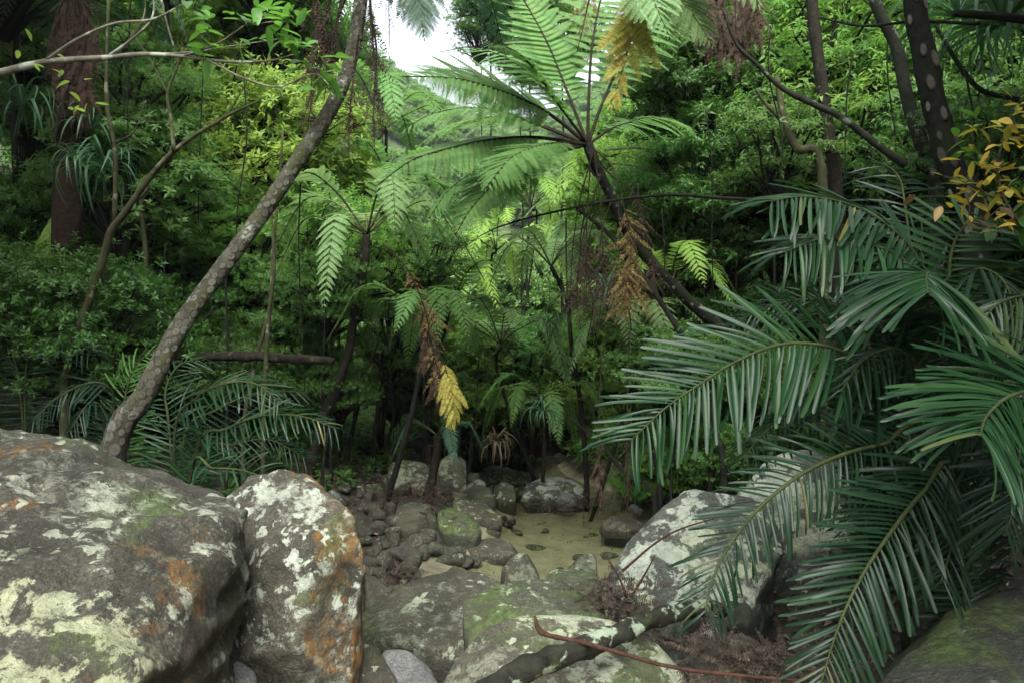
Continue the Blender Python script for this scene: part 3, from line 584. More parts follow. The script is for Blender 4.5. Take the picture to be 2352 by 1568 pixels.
def sprig(seed, n, leafT, length, stem, el=(5, 55), spread=1.0):
    """a shoot: leaves whorled round and along a short stem, Z = stem"""
    r = np.random.default_rng(seed); T, TF = leafT; g = Geo(); M, L = [], []
    for i in range(n):
        az = i * 2.4 + r.uniform(-.3, .3); t = 1 - 0.75 * (i / n) * spread
        e = R(r.uniform(*el)) * (0.35 + 0.65 * t)
        d = np.array([math.cos(az) * math.cos(e), math.sin(az) * math.cos(e), math.sin(e)])
        upv = np.array([0, 0, 1.]) + r.normal(0, .25, 3); z = unit(upv - d * np.dot(upv, d)); x = np.cross(d, z)
        s = length * r.uniform(.7, 1.15)
        M.append(np.stack([x, d, z], 1) * s); L.append((0, 0, stem * t))
    g.inst(T, TF, np.array(M), np.array(L))
    return np.vstack(g.V), np.vstack(g.F)

def crown_mesh(name, seed, mat, leafw=0.34, leaf=0.09, n_leaf=7, stem=0.08, n_clump=14, per=110, size=(1.25, 1.25, 1.0), clump_r=0.45, el=(5, 55), droop=0.12, upbias=0.6):
    r = np.random.default_rng(seed); g = Geo()
    sp = [sprig(seed * 10 + k, n_leaf, leaf_T(leafw, droop), leaf, stem, el) for k in range(4)]
    cs = unit(r.normal(0, 1, (n_clump, 3))) * (r.uniform(.35, 1, (n_clump, 1)) ** 0.6) * np.array(size) * 0.75
    tw = Geo()
    for c in cs:
        rad = clump_r * r.uniform(.7, 1.3)
        d = unit(r.normal(0, 1, (per, 3))); d[:, 2] = np.where(d[:, 2] < -0.25, -d[:, 2] * .6, d[:, 2])
        pos = c + d * rad * r.uniform(.2, 1.3, (per, 1)) * np.array([1.15, 1.15, .7])
        ax = d * 0.75 + np.array([0, 0, upbias]) + r.normal(0, .35, (per, 3))
        fr = frames_from_axis(ax, r.uniform(0, 6.28, per)) * r.uniform(.75, 1.25, (per, 1, 1))
        kk = r.integers(0, 4, per)
        for k in range(4):
            s = kk == k
            if s.any(): g.inst(sp[k][0], sp[k][1], fr[s], pos[s])
        # limb to the clump and a few twigs inside it
        root = np.array([0, 0, -size[2] * 0.9])
        tw.add(*tube(catmull([root, root * .45 + c * .3 + r.normal(0, .08, 3), c], 7), [.035, .012], 5))
        for k in range(7):
            q = pos[r.integers(0, per)]
            tw.add(*tube(catmull([c, (c + q) / 2 + r.normal(0, .03, 3), q], 4), [.009, .004], 3))
    return g.mesh(name, False, mat), tw.mesh(name + '_twigs', True, G['bark_dark'])

CR = {}
def crowns(key, n, **kw):
    CR[key] = [crown_mesh('%s_crown_%d' % (key, i), 100 * len(CR) + i, **kw) for i in range(n)]
crowns('small', 3, mat=G['mid'], leaf=0.056, leafw=0.42, n_leaf=7, per=62, n_clump=46, clump_r=.27)
crowns('whorl', 3, mat=G['bright'], leaf=0.08, leafw=0.36, n_leaf=8, per=46, n_clump=40, clump_r=.28, el=(0, 45), stem=0.05)
crowns('lance', 3, mat=G['mid'], leaf=0.12, leafw=0.26, n_leaf=7, per=40, n_clump=36, clump_r=.30, el=(-30, 30), droop=0.3, stem=0.10)
crowns('airy', 3, mat=G['mid'], leaf=0.12, leafw=0.30, n_leaf=6, per=20, n_clump=26, clump_r=.36, el=(-35, 30), droop=0.3, stem=0.10)
crowns('far', 3, mat=G['far'], leaf=0.085, leafw=0.5, n_leaf=6, per=150, n_clump=40, size=(1.3, 1.3, 1.05), clump_r=0.31)
crowns('fine', 2, mat=G['dark'], leaf=0.038, leafw=0.5, n_leaf=9, per=85, n_clump=42, clump_r=.27)

trunk_meshes = []
for s in range(4):
    rr = random.Random(s); pts = [(0, 0, 0)] + [(rr.uniform(-.05, .05) * 2, rr.uniform(-.05, .05) * 2, k / 5) for k in range(1, 5)] + [(0, 0, 1)]
    pa = catmull(pts, 14); V, F = tube(pa, [1, .8, .6], 8); ctr = pa[:, :2]
    # radius is in a unit of its own: scale x,y = girth
    Vt, Ft = tube(pa * np.array([1, 1, 1]), [0.05, 0.04, 0.03], 8)
    trunk_meshes.append(mesh_np('trunk_%d' % s, Vt, Ft, True, G['bark_grey']))

def tree(center, key, scale, mat, label, cat, group, name='forest_tree', bark=None, squash=1.0, thick=1.0, twigs=True):
    c = Vector(center); gz = Hf(c.x, c.y)
    root = thing(name, (c.x, c.y, gz), label, cat, group)
    cm, tm = random.choice(CR[key])
    cr = link('crown', cm, root, G[mat]); cr.location = (0, 0, c.z - gz); cr.scale = (scale, scale, scale * squash); rz = random.uniform(0, 6.28); cr.rotation_euler = (random.uniform(-.15, .15), random.uniform(-.15, .15), rz)
    hgt = c.z - gz - scale * squash * 0.75
    if twigs:
        b = link('branches', tm, root); b.location = cr.location; b.scale = cr.scale; b.rotation_euler = cr.rotation_euler; tag(b, kind='stuff')
    if hgt > 0.1:
        t = link('trunk', random.choice(trunk_meshes), root, G[bark or 'bark_dark']); t.scale = (thick * min(1, scale * .6), thick * min(1, scale * .6), hgt + 0.25); t.location = (0, 0, -0.15)
    return root

def in_gap(px, py, rad):
    """the open air above the stream through which the sky and the far hill are seen"""
    poly = [(885, -400, 1075, 190, 0.75), (870, 180, 1060, 350, 0.55), (1180, 330, 1330, 540, 0.35), (1440, 90, 1560, 260, 0.4)]
    for (a, b, c, d, k) in poly:
        if a - rad * k < px < c + rad * k and b - rad * k < py < d + rad * k: return True
    return False

def fill(n, x0, x1, y0, y1, Y0, Y1, keys, mats, s0, s1, label, cat, group, name, seed, gap=True, **kw):
    r = random.Random(seed); k = 0; tries = 0
    while k < n and tries < n * 30:
        tries += 1
        Y = r.uniform(Y0, Y1); px, py = r.uniform(x0, x1), r.uniform(y0, y1); s = r.uniform(s0, s1)
        p = P(px, py, Y)
        if gap and in_gap(px, py, 1.25 * s / Y * FPX): continue
        gz = Hf(p.x, p.y)
        if p.z < gz + 0.15 * s: 
            if p.z < gz - 1.5 * s: continue
            p.z = gz + 0.35 * s
        if p.z - gz > 14: continue
        ky, mt = r.choice(keys), r.choice(mats); q = 784 - (p.z - ZC) / p.y * FPX
        tree(p, ky, s, mt, own_label(px, q, s, ky, mt, cat, s0, s1), cat, group, name, **kw); k += 1

MARKS = [('the leaning scarred trunk', 560, 560), ('the crooked sapling', 280, 450), ('the pale branch', 330, 130), ('the shaggy brown trunk', 165, 230), ('the dead log', 600, 820), ('the corner slab', 200, 1050), ('the straight fern trunk', 810, 740), ('the hanging dying frond', 1020, 860),
         ('the main fern crown', 1350, 330), ('the main fern trunk', 1480, 600), ('the sky gap', 980, 110), ('the pool', 1280, 1200), ('the bent-necked small fern', 1270, 640), ('the long arching palm frond', 1700, 850), ('the fan-leaved palm', 2130, 640), ('the black scarred trunk', 2140, 220),
         ('the yellow-leaved bush', 2290, 380), ('the swooping grey branch', 1880, 250), ('the yellow hanging frond', 1400, 150), ('the hanging brown fronds', 1690, 80), ('the top left corner', 40, 30), ('the top right corner', 2300, 30), ('the left edge', 20, 560), ('the right edge', 2340, 800), ('the right lichened boulder', 1600, 1180), ('the pointed stream stone', 1195, 1300)]
TINT = dict(bright='bright green', mid='mid green', dark='dark green', yellowgreen='yellow-green', far='soft green')
LEAFW = dict(small='small-leaved', whorl='whorled', lance='long-leaved', airy='airy', fine='fine-leaved', far='dense')
USED = {}
def own_label(px, py, s, key, mat, cat, s0, s1):
    for k in range(6):
        nm, mx, my = sorted(MARKS, key=lambda m: (m[1] - px) ** 2 + (m[2] - py) ** 2)[k]
        dx, dy = px - mx, py - my; d = math.hypot(dx, dy)
        if d < 70: rel = 'right behind'
        else: rel = ('well ' if d > 260 else '') + ['right of', 'below and right of', 'below', 'below and left of', 'left of', 'above and left of', 'above', 'above and right of'][int(((math.degrees(math.atan2(dy, dx)) + 382.5) % 360) // 45)]
        sz = 'small ' if s < s0 + (s1 - s0) * .33 else 'broad ' if s > s0 + (s1 - s0) * .7 else ''
        lab = sz + TINT[mat] + ' ' + LEAFW[key] + ' ' + cat + ' ' + rel + ' ' + nm
        if lab not in USED: USED[lab] = 1; return lab
    return lab
# far hillsides: single trees on the slopes closing the valley
r_ = random.Random(5); k = 0
while k < 270:
    Y = r_.uniform(26, 135); px = r_.uniform(780, 1640)
    x = (px - 1176) / FPX * Y; z = Hf(x, Y); s = r_.uniform(1.5, 3.0) * (1 if Y > 45 else .75)
    py = 784 - (z + s - ZC) / Y * FPX
    if py < 120 and px < 1100: continue
    c = (x, Y, z + s * 0.8)
    far = Y > 60
    tree(c, 'far', s, 'far', own_label(px, py, s, 'far', 'far', 'hillside tree' if far else 'valley tree', 1.1, 3.0), 'tree',
         'trees of the far hillside' if far else 'trees of the valley floor', 'hillside_tree' if far else 'valley_tree', twigs=False, squash=r_.uniform(.8, 1.1)); k += 1

# mid distance: bright trees both sides of the stream
fill(38, 150, 900, 20, 600, 10, 16, ['whorl', 'small', 'whorl'], ['bright', 'yellowgreen', 'mid'], 1.0, 1.7, 'sunlit bright green tree of the left slope behind the leaning trunk', 'tree', 'bright trees behind the leaning trunk', 'slope_tree', 21, bark='bark_pale')
fill(30, 350, 1000, 450, 900, 9, 14, ['small', 'whorl', 'fine'], ['mid', 'bright', 'dark'], 0.7, 1.2, 'leafy shrub among the thin stems behind the leaning trunk', 'shrub', 'shrubs behind the leaning trunk', 'slope_shrub', 22)
fill(34, 1450, 2300, 20, 560, 11, 16, ['small', 'whorl', 'airy'], ['bright', 'mid', 'yellowgreen'], 1.0, 1.6, 'bright green tree on the right slope behind the main tree fern', 'tree', 'bright trees of the right slope', 'slope_tree', 23)
fill(16, 950, 1500, 760, 980, 12, 18, ['small', 'whorl', 'far'], ['mid', 'bright', 'far'], 0.8, 1.4, 'green shrub deep in the valley behind the pool', 'shrub', 'shrubs behind the pool', 'valley_shrub', 24, gap=False)
fill(12, 1000, 1560, 930, 1030, 14, 16, ['small', 'whorl'], ['bright', 'mid'], 0.45, 0.75, 'low light green shrub on the bank at the head of the pool', 'shrub', 'low shrubs at the head of the pool', 'bank_shrub', 25, gap=False)
fill(34, 1000, 1540, 760, 1020, 13, 15.5, ['small', 'whorl', 'small'], ['bright', 'yellowgreen', 'yellowgreen', 'bright'], 0.4, 0.75, 'leafy light green shrub in the gully above the pool', 'shrub', 'light shrubs in the gully', 'gully_shrub', 32, gap=False)
fill(9, 1720, 2300, 20, 420, 7.6, 8.6, ['airy'], ['bright', 'mid'], 0.7, 1.0, 'near long-leaved tree at the upper right', 'tree', 'near long-leaved trees at the upper right', 'long_leaf_tree', 33, gap=False)
fill(12, 1440, 1600, 960, 1120, 7.6, 9.4, ['small', 'whorl'], ['bright', 'mid'], 0.3, 0.48, 'low bright shrub on the right bank of the pool', 'shrub', 'low shrubs on the right bank', 'bank_shrub', 34, gap=False)
# near sides, in shade
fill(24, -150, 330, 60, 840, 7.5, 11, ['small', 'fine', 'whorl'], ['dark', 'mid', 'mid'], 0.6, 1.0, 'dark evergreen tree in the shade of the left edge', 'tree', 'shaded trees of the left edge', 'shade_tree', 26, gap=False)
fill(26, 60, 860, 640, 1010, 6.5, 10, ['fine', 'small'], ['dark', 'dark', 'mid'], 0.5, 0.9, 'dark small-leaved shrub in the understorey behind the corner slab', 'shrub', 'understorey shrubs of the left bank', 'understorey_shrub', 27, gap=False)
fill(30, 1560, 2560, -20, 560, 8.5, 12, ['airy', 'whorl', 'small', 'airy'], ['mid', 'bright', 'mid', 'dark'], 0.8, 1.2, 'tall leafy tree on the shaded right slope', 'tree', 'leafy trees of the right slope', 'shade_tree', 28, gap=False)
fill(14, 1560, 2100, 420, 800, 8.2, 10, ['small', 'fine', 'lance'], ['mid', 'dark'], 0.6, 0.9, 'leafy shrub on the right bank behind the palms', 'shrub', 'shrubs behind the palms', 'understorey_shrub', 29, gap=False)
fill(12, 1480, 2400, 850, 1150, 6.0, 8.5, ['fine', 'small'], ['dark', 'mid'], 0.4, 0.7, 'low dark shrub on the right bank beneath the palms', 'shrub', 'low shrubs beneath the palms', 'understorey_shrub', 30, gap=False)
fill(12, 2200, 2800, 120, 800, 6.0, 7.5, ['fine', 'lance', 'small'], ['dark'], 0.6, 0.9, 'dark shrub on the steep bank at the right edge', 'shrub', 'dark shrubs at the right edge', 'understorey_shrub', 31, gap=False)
# canopy overhead, its lower leaves hang into the frame
for i, (px, py, Y, s, key, mt, lab) in enumerate([
    (40, -150, 7.5, 1.3, 'small', 'mid', 'canopy tree overhanging the top left corner'), (380, -190, 9.0, 1.3, 'whorl', 'bright', 'canopy tree overhanging the upper left above the pale branch'),
    (620, -60, 11.0, 1.4, 'whorl', 'bright', 'bright canopy tree left of the leaning trunk top'), (1850, -190, 9, 1.2, 'airy', 'mid', 'long-leaved canopy tree overhanging the upper right'),
    (2280, -170, 8, 1.2, 'airy', 'mid', 'canopy tree overhanging the top right corner'), (1125, -10, 17, 1.15, 'small', 'mid', 'dark tree standing against the sky at the top centre'), (1105, 95, 17.5, .75, 'small', 'mid', 'smaller crown just below the tree against the sky'), (1215, 0, 15, 1.0, 'whorl', 'mid', 'green tree between the sky gap and the rising fern frond'), (1290, 90, 16, 1.2, 'small', 'bright', 'bright tree behind the upper fronds of the main fern'), (1200, 130, 19, 1.0, 'small', 'mid', 'tree crown just right of the foot of the sky gap')]):
    tree(P(px, py, Y), key, s, mt, lab, 'tree', None, 'canopy_tree')
# unseen trees beside and behind the viewer, added to shade palms and banks
for i, (x, y, z, s) in enumerate([(-5.6, 0.6, 5.5, 2.0), (5.2, 0.2, 5.6, 2.0), (-6.8, 4.5, 6.8, 2.0), (6.6, 4.0, 6.6, 2.0), (3.9, 3.4, 6.2, 1.5), (3.4, 1.0, 6.0, 1.5), (-3.9, 2.8, 6.2, 1.3), (2.3, -0.7, 6.2, 1.6), (4.2, -1.0, 6.3, 1.7), (-4.4, 0.6, 6.4, 1.5)]):
    tree((x, y, z), ['small', 'lance', 'far'][i % 3], s, 'dark', 'unseen tall tree added beside the viewpoint for its shade', 'tree', 'unseen shading trees around the viewpoint', 'unseen_shading_tree')

# ------------------------------------------------------------------ ferns
def pinna_T(seed=0, n=24, half=0.165, droop=0.1, w=0.05, curl=0.0, ragged=0.0):
    r = np.random.default_rng(seed); V, F = [], []
    for i in range(n + 1):
        y = i / n
        prof = half * min(1.0, 1.25 * (1 - y) ** 0.55 + 0.05) * (0.65 + 0.35 * min(1, y * 5)) if y > 0 else half * .65
        z = -droop * y * y
        for s in (-1, 1):
            if ragged and r.random() < ragged: continue
            L = prof * r.uniform(.88, 1.06); k = len(V); ww = w * (1 - 0.4 * y); f = L * .42
            zz = -curl * L * r.uniform(.6, 1.2)
            V += [(0, y - ww * .5, z), (0, y + ww * .5, z), (s * L * .6, y + f * .6 + ww * .45, z + .015 + zz * .4), (s * L, y + f, z + zz), (s * L * .6, y + f * .6 - ww * .5, z + .015 + zz * .4)]
            q = [(0, 2, 1), (0, 4, 2), (4, 3, 2)]
            F += [(k + a, k + b, k + c) if s < 0 else (k + a, k + c, k + b) for (a, b, c) in q]
    k = len(V); V += [(-.006, 0, .004), (.006, 0, .004), (0, 1, -droop + .004)]; F.append((k, k + 1, k + 2))
    return np.array(V, float), np.array(F)
PT = [pinna_T(1, droop=0.08), pinna_T(2, droop=0.2), pinna_T(3, droop=0.32)]
PT_LOW = [pinna_T(4, n=14, w=0.095, droop=0.1), pinna_T(5, n=14, w=0.095, droop=0.25)]
PT_DEAD = [pinna_T(6, n=20, half=0.12, w=0.04, droop=0.1, curl=0.5, ragged=0.15), pinna_T(7, n=20, half=0.10, w=0.036, droop=0.15, curl=0.8, ragged=0.3)]
PT_BARE = [pinna_T(8, n=16, half=0.085, w=0.04, droop=0.1, curl=0.8, ragged=0.35), pinna_T(9, n=16, half=0.075, w=0.036, droop=0.15, curl=0.9, ragged=0.45)]
PM = [mesh_np('pinna_%d' % i, *t, False, G['fern']) for i, t in enumerate(PT)]

def frond_frames(path, n, lmax, start=0.2, angle=62, lift=0.15, hang=0.0, upv=(0, 0, 1), seed=0, shape='fern', asym=0.0, wid=1.0, mess=0.0):
    """frames (M3, L) of the leaflets along a stalk: x = width, y = leaflet axis, z = its upper side"""
    r = np.random.default_rng(seed); path = np.asarray(path, float)
    d = np.linalg.norm(np.diff(path, axis=0), axis=1); s = np.concatenate([[0], np.cumsum(d)]); s /= s[-1]
    M, L = [], []; upv = np.array(upv, float)
    for i in range(n):
        t = start + (1 - start) * (i + 0.5) / n
        t = min(0.999, t); u = (t - start) / (1 - start)
        if shape == 'fern': ln = lmax * (min(1, 0.45 + 1.9 * u) if u < .29 else max(0.05, 1 - ((u - .29) / .71) ** 1.7 * .97))
        else: ln = lmax * (0.62 + 0.38 * math.sin(min(1, u * 1.7) * math.pi / 2)) * (1 - 0.45 * max(0, (u - .55) / .45) ** 1.6)
        p = np.array([np.interp(t, s, path[:, k]) for k in range(3)])
        q = np.array([np.interp(min(1, t + .02), s, path[:, k]) for k in range(3)]); q0 = np.array([np.interp(t - .02, s, path[:, k]) for k in range(3)])
        T = unit(q - q0); S = unit(np.cross(T, upv)); U = np.cross(S, T)
        for sd in (-1, 1):
            a = R(angle - (26 * u if shape != 'fern' else 14 * u) + r.uniform(-4, 4)); lf = lift + r.uniform(-.06, .06) + asym * sd
            dv = math.cos(a) * T + math.sin(a) * (sd * S * math.cos(lf) + U * math.sin(lf))
            dv = unit(dv + np.array([0, 0, -hang * r.uniform(.7, 1.2)]))
            zz = U * 0.75 + np.array([0, 0, .25]); z = zz - dv * np.dot(zz, dv)
            if np.linalg.norm(z) < 1e-3: z = S
            z = unit(z); x = np.cross(dv, z); l = ln * r.uniform(.93, 1.05)
            if shape != 'fern': l *= r.uniform(.80, 1.08); dv = unit(dv + r.normal(0, .035, 3)); z = unit(z - dv * np.dot(z, dv)); x = np.cross(dv, z); x = unit(x + z * r.normal(0, .3)); z = np.cross(x, dv)
            if mess:
                l *= r.uniform(.45, 1.25); dv = unit(dv + r.normal(0, mess, 3)); z = unit(z - dv * np.dot(z, dv)); x = np.cross(dv, z)
                if r.random() < .18: continue
            M.append(np.stack([x * wid, dv, z], 1) * l); L.append(p + r.normal(0, .002, 3))
    return np.array(M), np.array(L)

def mat4(M3, L):
    m = Matrix.Identity(4)
    for i in range(3):
        for j in range(3): m[i][j] = M3[i][j]
        m[i][3] = L[i]
    return m

def frond_parts(root, pts, n, lmax, mats, stalk, r0, tmpl_meshes=None, tmpl=None, name='frond', leafname='pinna', **kw):
    """stalk + leaflets. With tmpl_meshes each leaflet is an object; with tmpl they are joined in one part"""
    o = Vector(root.location); path = catmull([Vector(p) - o for p in pts], 26)
    V, F = tube(path, [r0, r0 * .65, r0 * .22], 6)
    fr = link(name, mesh_np(name, V, F, True, G[stalk]), root)
    M, L = frond_frames(path, n, lmax, **kw)
    if tmpl_meshes:
        for m3, l in zip(M, L):
            c = link(leafname, random.choice(tmpl_meshes), fr, G[mats]); c.matrix_basis = mat4(m3, l)
    else:
        g = Geo(); kk = rng.integers(0, len(tmpl), len(L))
        for k in range(len(tmpl)):
            s = kk == k
            if s.any(): g.inst(tmpl[k][0], tmpl[k][1], M[s], L[s])
        c = link(leafname + 'e' if leafname == 'pinna' else leafname + 's', g.mesh(name + '_blades', False, G[mats]), fr); tag(c, kind='stuff')
    return fr

def scars(trunk, path, radii, n, size, seed, face=(0, -1, 0.2), span=2.3, start=0.02, end=0.98, flat=1.0, tall=1.0, lift=1.02, skip=.12):
    r = random.Random(seed); cum = np.linspace(start, end, n)
    for i, t in enumerate(cum):
        idx = t * (len(path) - 1); k = int(idx); k2 = min(k + 1, len(path) - 1); f = idx - k
        c = path[k] * (1 - f) + path[k2] * f; T = unit(path[min(k + 2, len(path) - 1)] - path[max(0, k - 1)])
        fc = np.array(face, float); U = unit(fc - T * np.dot(fc, T)); S = np.cross(T, U)
        a = ((i * 0.618034 * 1.0) % 1.0 - .5) * span + r.uniform(-.2, .2); d = U * math.cos(a) + S * math.sin(a)
        rad = np.interp(t, np.linspace(0, 1, len(radii)), radii); x = np.cross(T, d)
        s = size * r.uniform(.62, 1.2) * rad; x = unit(x + T * r.uniform(-.25, .25))
        M3 = np.stack([x * s * .78, T * s * tall, d * s * flat], 1)
        if r.random() < skip: continue
        o = link('leaf_scar', SCAR[i % 3], trunk); o.matrix_basis = mat4(M3, c + d * rad * lift)
SCAR = []
for q in range(3):
    V = [(0, 0, .05)]; F = []; r_ = random.Random(q)
    rings = [(0.55, .07), (0.8, .14), (1.0, .10), (1.12, -.12)]
    for (rr, zz) in rings:
        for k in range(12):
            a = k / 12 * 2 * math.pi; w = 1 + r_.uniform(-.06, .06); V.append((math.cos(a) * rr * w, math.sin(a) * rr * w, zz - (math.cos(a) * rr) ** 2 * .28))
    for k in range(12): F.append((0, 1 + k, 1 + (k + 1) % 12))
    for i in range(3):
        for k in range(12):
            a, b = 1 + i * 12 + k, 1 + i * 12 + (k + 1) % 12; F += [(a, a + 12, b + 12), (a, b + 12, b)]
    SCAR.append(mesh_np('leaf_scar_%d' % q, V, F, True, G['scar']))

def trunk_part(root, pts, radii, mat, n=40, seg=14, rough=0.12, freq=6, name='trunk', flat=None):
    o = Vector(root.location); path = catmull([Vector(p) - o for p in pts], n)
    V, F = tube(path, radii, seg, rough, freq, 3.3)
    t = link(name, mesh_np(name, V, F, True, G[mat]), root); return t, path

def ground_at(px, py, Y): 
    p = P(px, py, Y); p.z = Hf(p.x, p.y); return p

# -- the leaning scarred tree fern on the left
r0 = P(190, 1160, 4.2); r0.z = Hf(r0.x, r0.y) - 0.1
lean = thing('leaning_tree_fern', r0, 'leaning pale-scarred tree fern trunk rising from behind the corner slab', 'tree fern')
lp = [r0, P(262, 1035, 4.2), P(330, 910, 4.2), P(412, 755, 4.25), P(500, 630, 4.3), P(600, 495, 4.35), P(700, 345, 4.4), P(768, 235, 4.5), P(805, 140, 4.55), P(825, 30, 4.6), P(838, -90, 4.65), P(846, -230, 4.7)]
lr = [.10, .074, .062, .054, .050, .048, .047, .045, .044, .042, .040]
lt, lpath = trunk_part(lean, lp, lr, 'bark_scar', 90, 18, 0.10, 9)
scars(lt, lpath, lr, 285, 0.50, 3, start=0.05, end=0.95, span=2.7, flat=.7, lift=1.0, skip=.03)
top = P(846, -230, 4.7)
for i, (dx, dy, dz, ln) in enumerate([(1.0, -0.2, -.1, 1.6), (.55, .9, -.1, 1.7), (-.9, .4, .1, 1.7), (.1, -1, .2, 1.7), (-.6, -.7, .1, 1.6)]):
    a = top; d = Vector((dx, dy, 0)); frond_parts(lean, [a, a + d * ln * .35 + Vector((0, 0, .35)), a + d * ln * .75 + Vector((0, 0, .2)), a + d * ln + Vector((0, 0, -.45))], 22, 0.42, 'fern_dark', 'stipe_dark', .014, tmpl=PT, seed=i + 40)
# frond tip seen against the sky
frond_parts(lean, [top, P(880, -260, 4.6), P(930, -120, 4.5), P(962, 0, 4.45), P(975, 95, 4.4)], 26, 0.30, 'fern_dark', 'stipe_dark', .012, tmpl=PT, seed=45, angle=55, hang=.4, start=.35, upv=(.1, -1, .3))
# hanging dead fronds round the upper trunk
for i, (x1, y1, x2, y2, Yd, lm, mt) in enumerate([(770, -60, 700, 340, 4.75, .42, 'dead'), (800, -80, 745, 230, 4.6, .30, 'dead_dark'), (740, -80, 712, 250, 4.9, .40, 'dead'), (815, 150, 800, 370, 4.4, .30, 'dead'), (845, -60, 880, 330, 4.5, .34, 'dead_dark'), (850, -40, 868, 190, 4.6, .26, 'dead_dark'), (770, 60, 690, 300, 4.85, .24, 'dead'), (865, 120, 860, 350, 4.45, .26, 'dead_dark'), (900, -120, 895, 110, 4.7, .2, 'dead_dark')]):
    frond_parts(lean, [P(x1 + (838 - x1) * .4, y1 - 70, Yd - .05), P(x1, y1, Yd), P((x1 + x2) / 2 - 4, (y1 + y2) / 2, Yd), P(x2, y2, Yd)], 20, lm, mt, 'stipe_dark', .008, tmpl=PT_BARE, name='dead_frond', seed=50 + i, mess=.22, angle=42, hang=1.1, start=.2, upv=(.2, -1, .1))

# -- the main tree fern, right of centre
cm = P(1350, 332, 7.0)
base = P(1760, 960, 7.6); base.z = Hf(base.x, base.y)
mf = thing('main_tree_fern', base, 'large tree fern with a wide spreading green crown above the pool', 'tree fern')
mp_ = [base + Vector((0, 0, -.1)), P(1690, 810, 7.5), P(1580, 690, 7.4), P(1500, 608, 7.3), P(1438, 530, 7.2), P(1398, 440, 7.1), P(1362, 365, 7.0), cm]
mt_, mpath = trunk_part(mf, mp_, [.075, .066, .06, .056, .052, .05, .055, .05], 'bark_dark', 50, 12, 0.2, 7)
scars(mt_, mpath, [.066, .058, .052, .05], 46, 0.34, 8, span=2.6)
UPF = [(.3, -1, .1), (0, -.9, .55), (0, -.75, .7), (-.2, -.8, .6), (0, -.5, .9), (0, -1, .1), (0, -.9, .4)]
FR = [([cm, P(1297, 197, 7.3), P(1255, 95, 7.5), P(1203, 0, 7.7), P(1170, -70, 7.7)], 22, .50),
      ([cm, P(1262, 262, 6.8), P(1180, 222, 6.5), P(1087, 190, 6.2), P(1010, 178, 6.0), P(925, 176, 5.8)], 24, .50),
      ([cm, P(1227, 316, 6.7), P(1122, 323, 6.4), P(1034, 341, 6.1), P(946, 369, 5.9), P(868, 425, 5.8)], 22, .40),
      ([cm, P(1227, 366, 6.7), P(1157, 404, 6.4), P(1087, 474, 6.2), P(1041, 548, 6.1)], 20, .42),
      ([cm, P(1230, 285, 7.6), P(1110, 270, 8.2), P(1010, 300, 8.6), P(950, 345, 8.8)], 20, .5),
      ([cm, P(1352, 230, 7.2), P(1362, 90, 7.6), P(1392, -40, 8.2), P(1440, -120, 8.8)], 18, .5),
      ([cm, P(1385, 235, 7.3), P(1440, 120, 7.7), P(1520, 40, 8.2), P(1610, 20, 8.7)], 18, .48)]
for i, (pts, n, lm) in enumerate(FR):
    frond_parts(mf, pts, n + 5, lm * 1.12, 'fern', 'stipe_dark', .02, tmpl_meshes=PM if i < 5 else None, tmpl=PT, seed=70 + i, start=.24, hang=.12 if i != 2 else .35, lift=.05, upv=UPF[i])
for i, pts in enumerate([[cm, P(1290, 250, 6.6), P(1200, 130, 6.2), P(1100, 90, 6.0)], [cm, P(1270, 330, 6.4), P(1180, 360, 5.9), P(1110, 440, 5.6)], [cm, P(1420, 290, 7.4), P(1520, 270, 7.8), P(1600, 300, 8.2)], [cm, P(1290, 330, 7.6), P(1200, 400, 8.2), P(1140, 500, 8.6)], [cm, P(1240, 290, 7.2), P(1120, 250, 7.2), P(1000, 260, 7.2), P(910, 310, 7.2)], [cm, P(1250, 345, 7.2), P(1140, 370, 7.3), P(1040, 430, 7.4), P(980, 510, 7.4)], [cm, P(1280, 240, 7.6), P(1190, 150, 8.2), P(1090, 110, 8.6), P(1010, 120, 8.8)]]):
    frond_parts(mf, pts, 22, .46, 'fern', 'stipe_dark', .016, tmpl=PT, seed=170 + i, start=.24, hang=.25, upv=(0, -.5, .85))
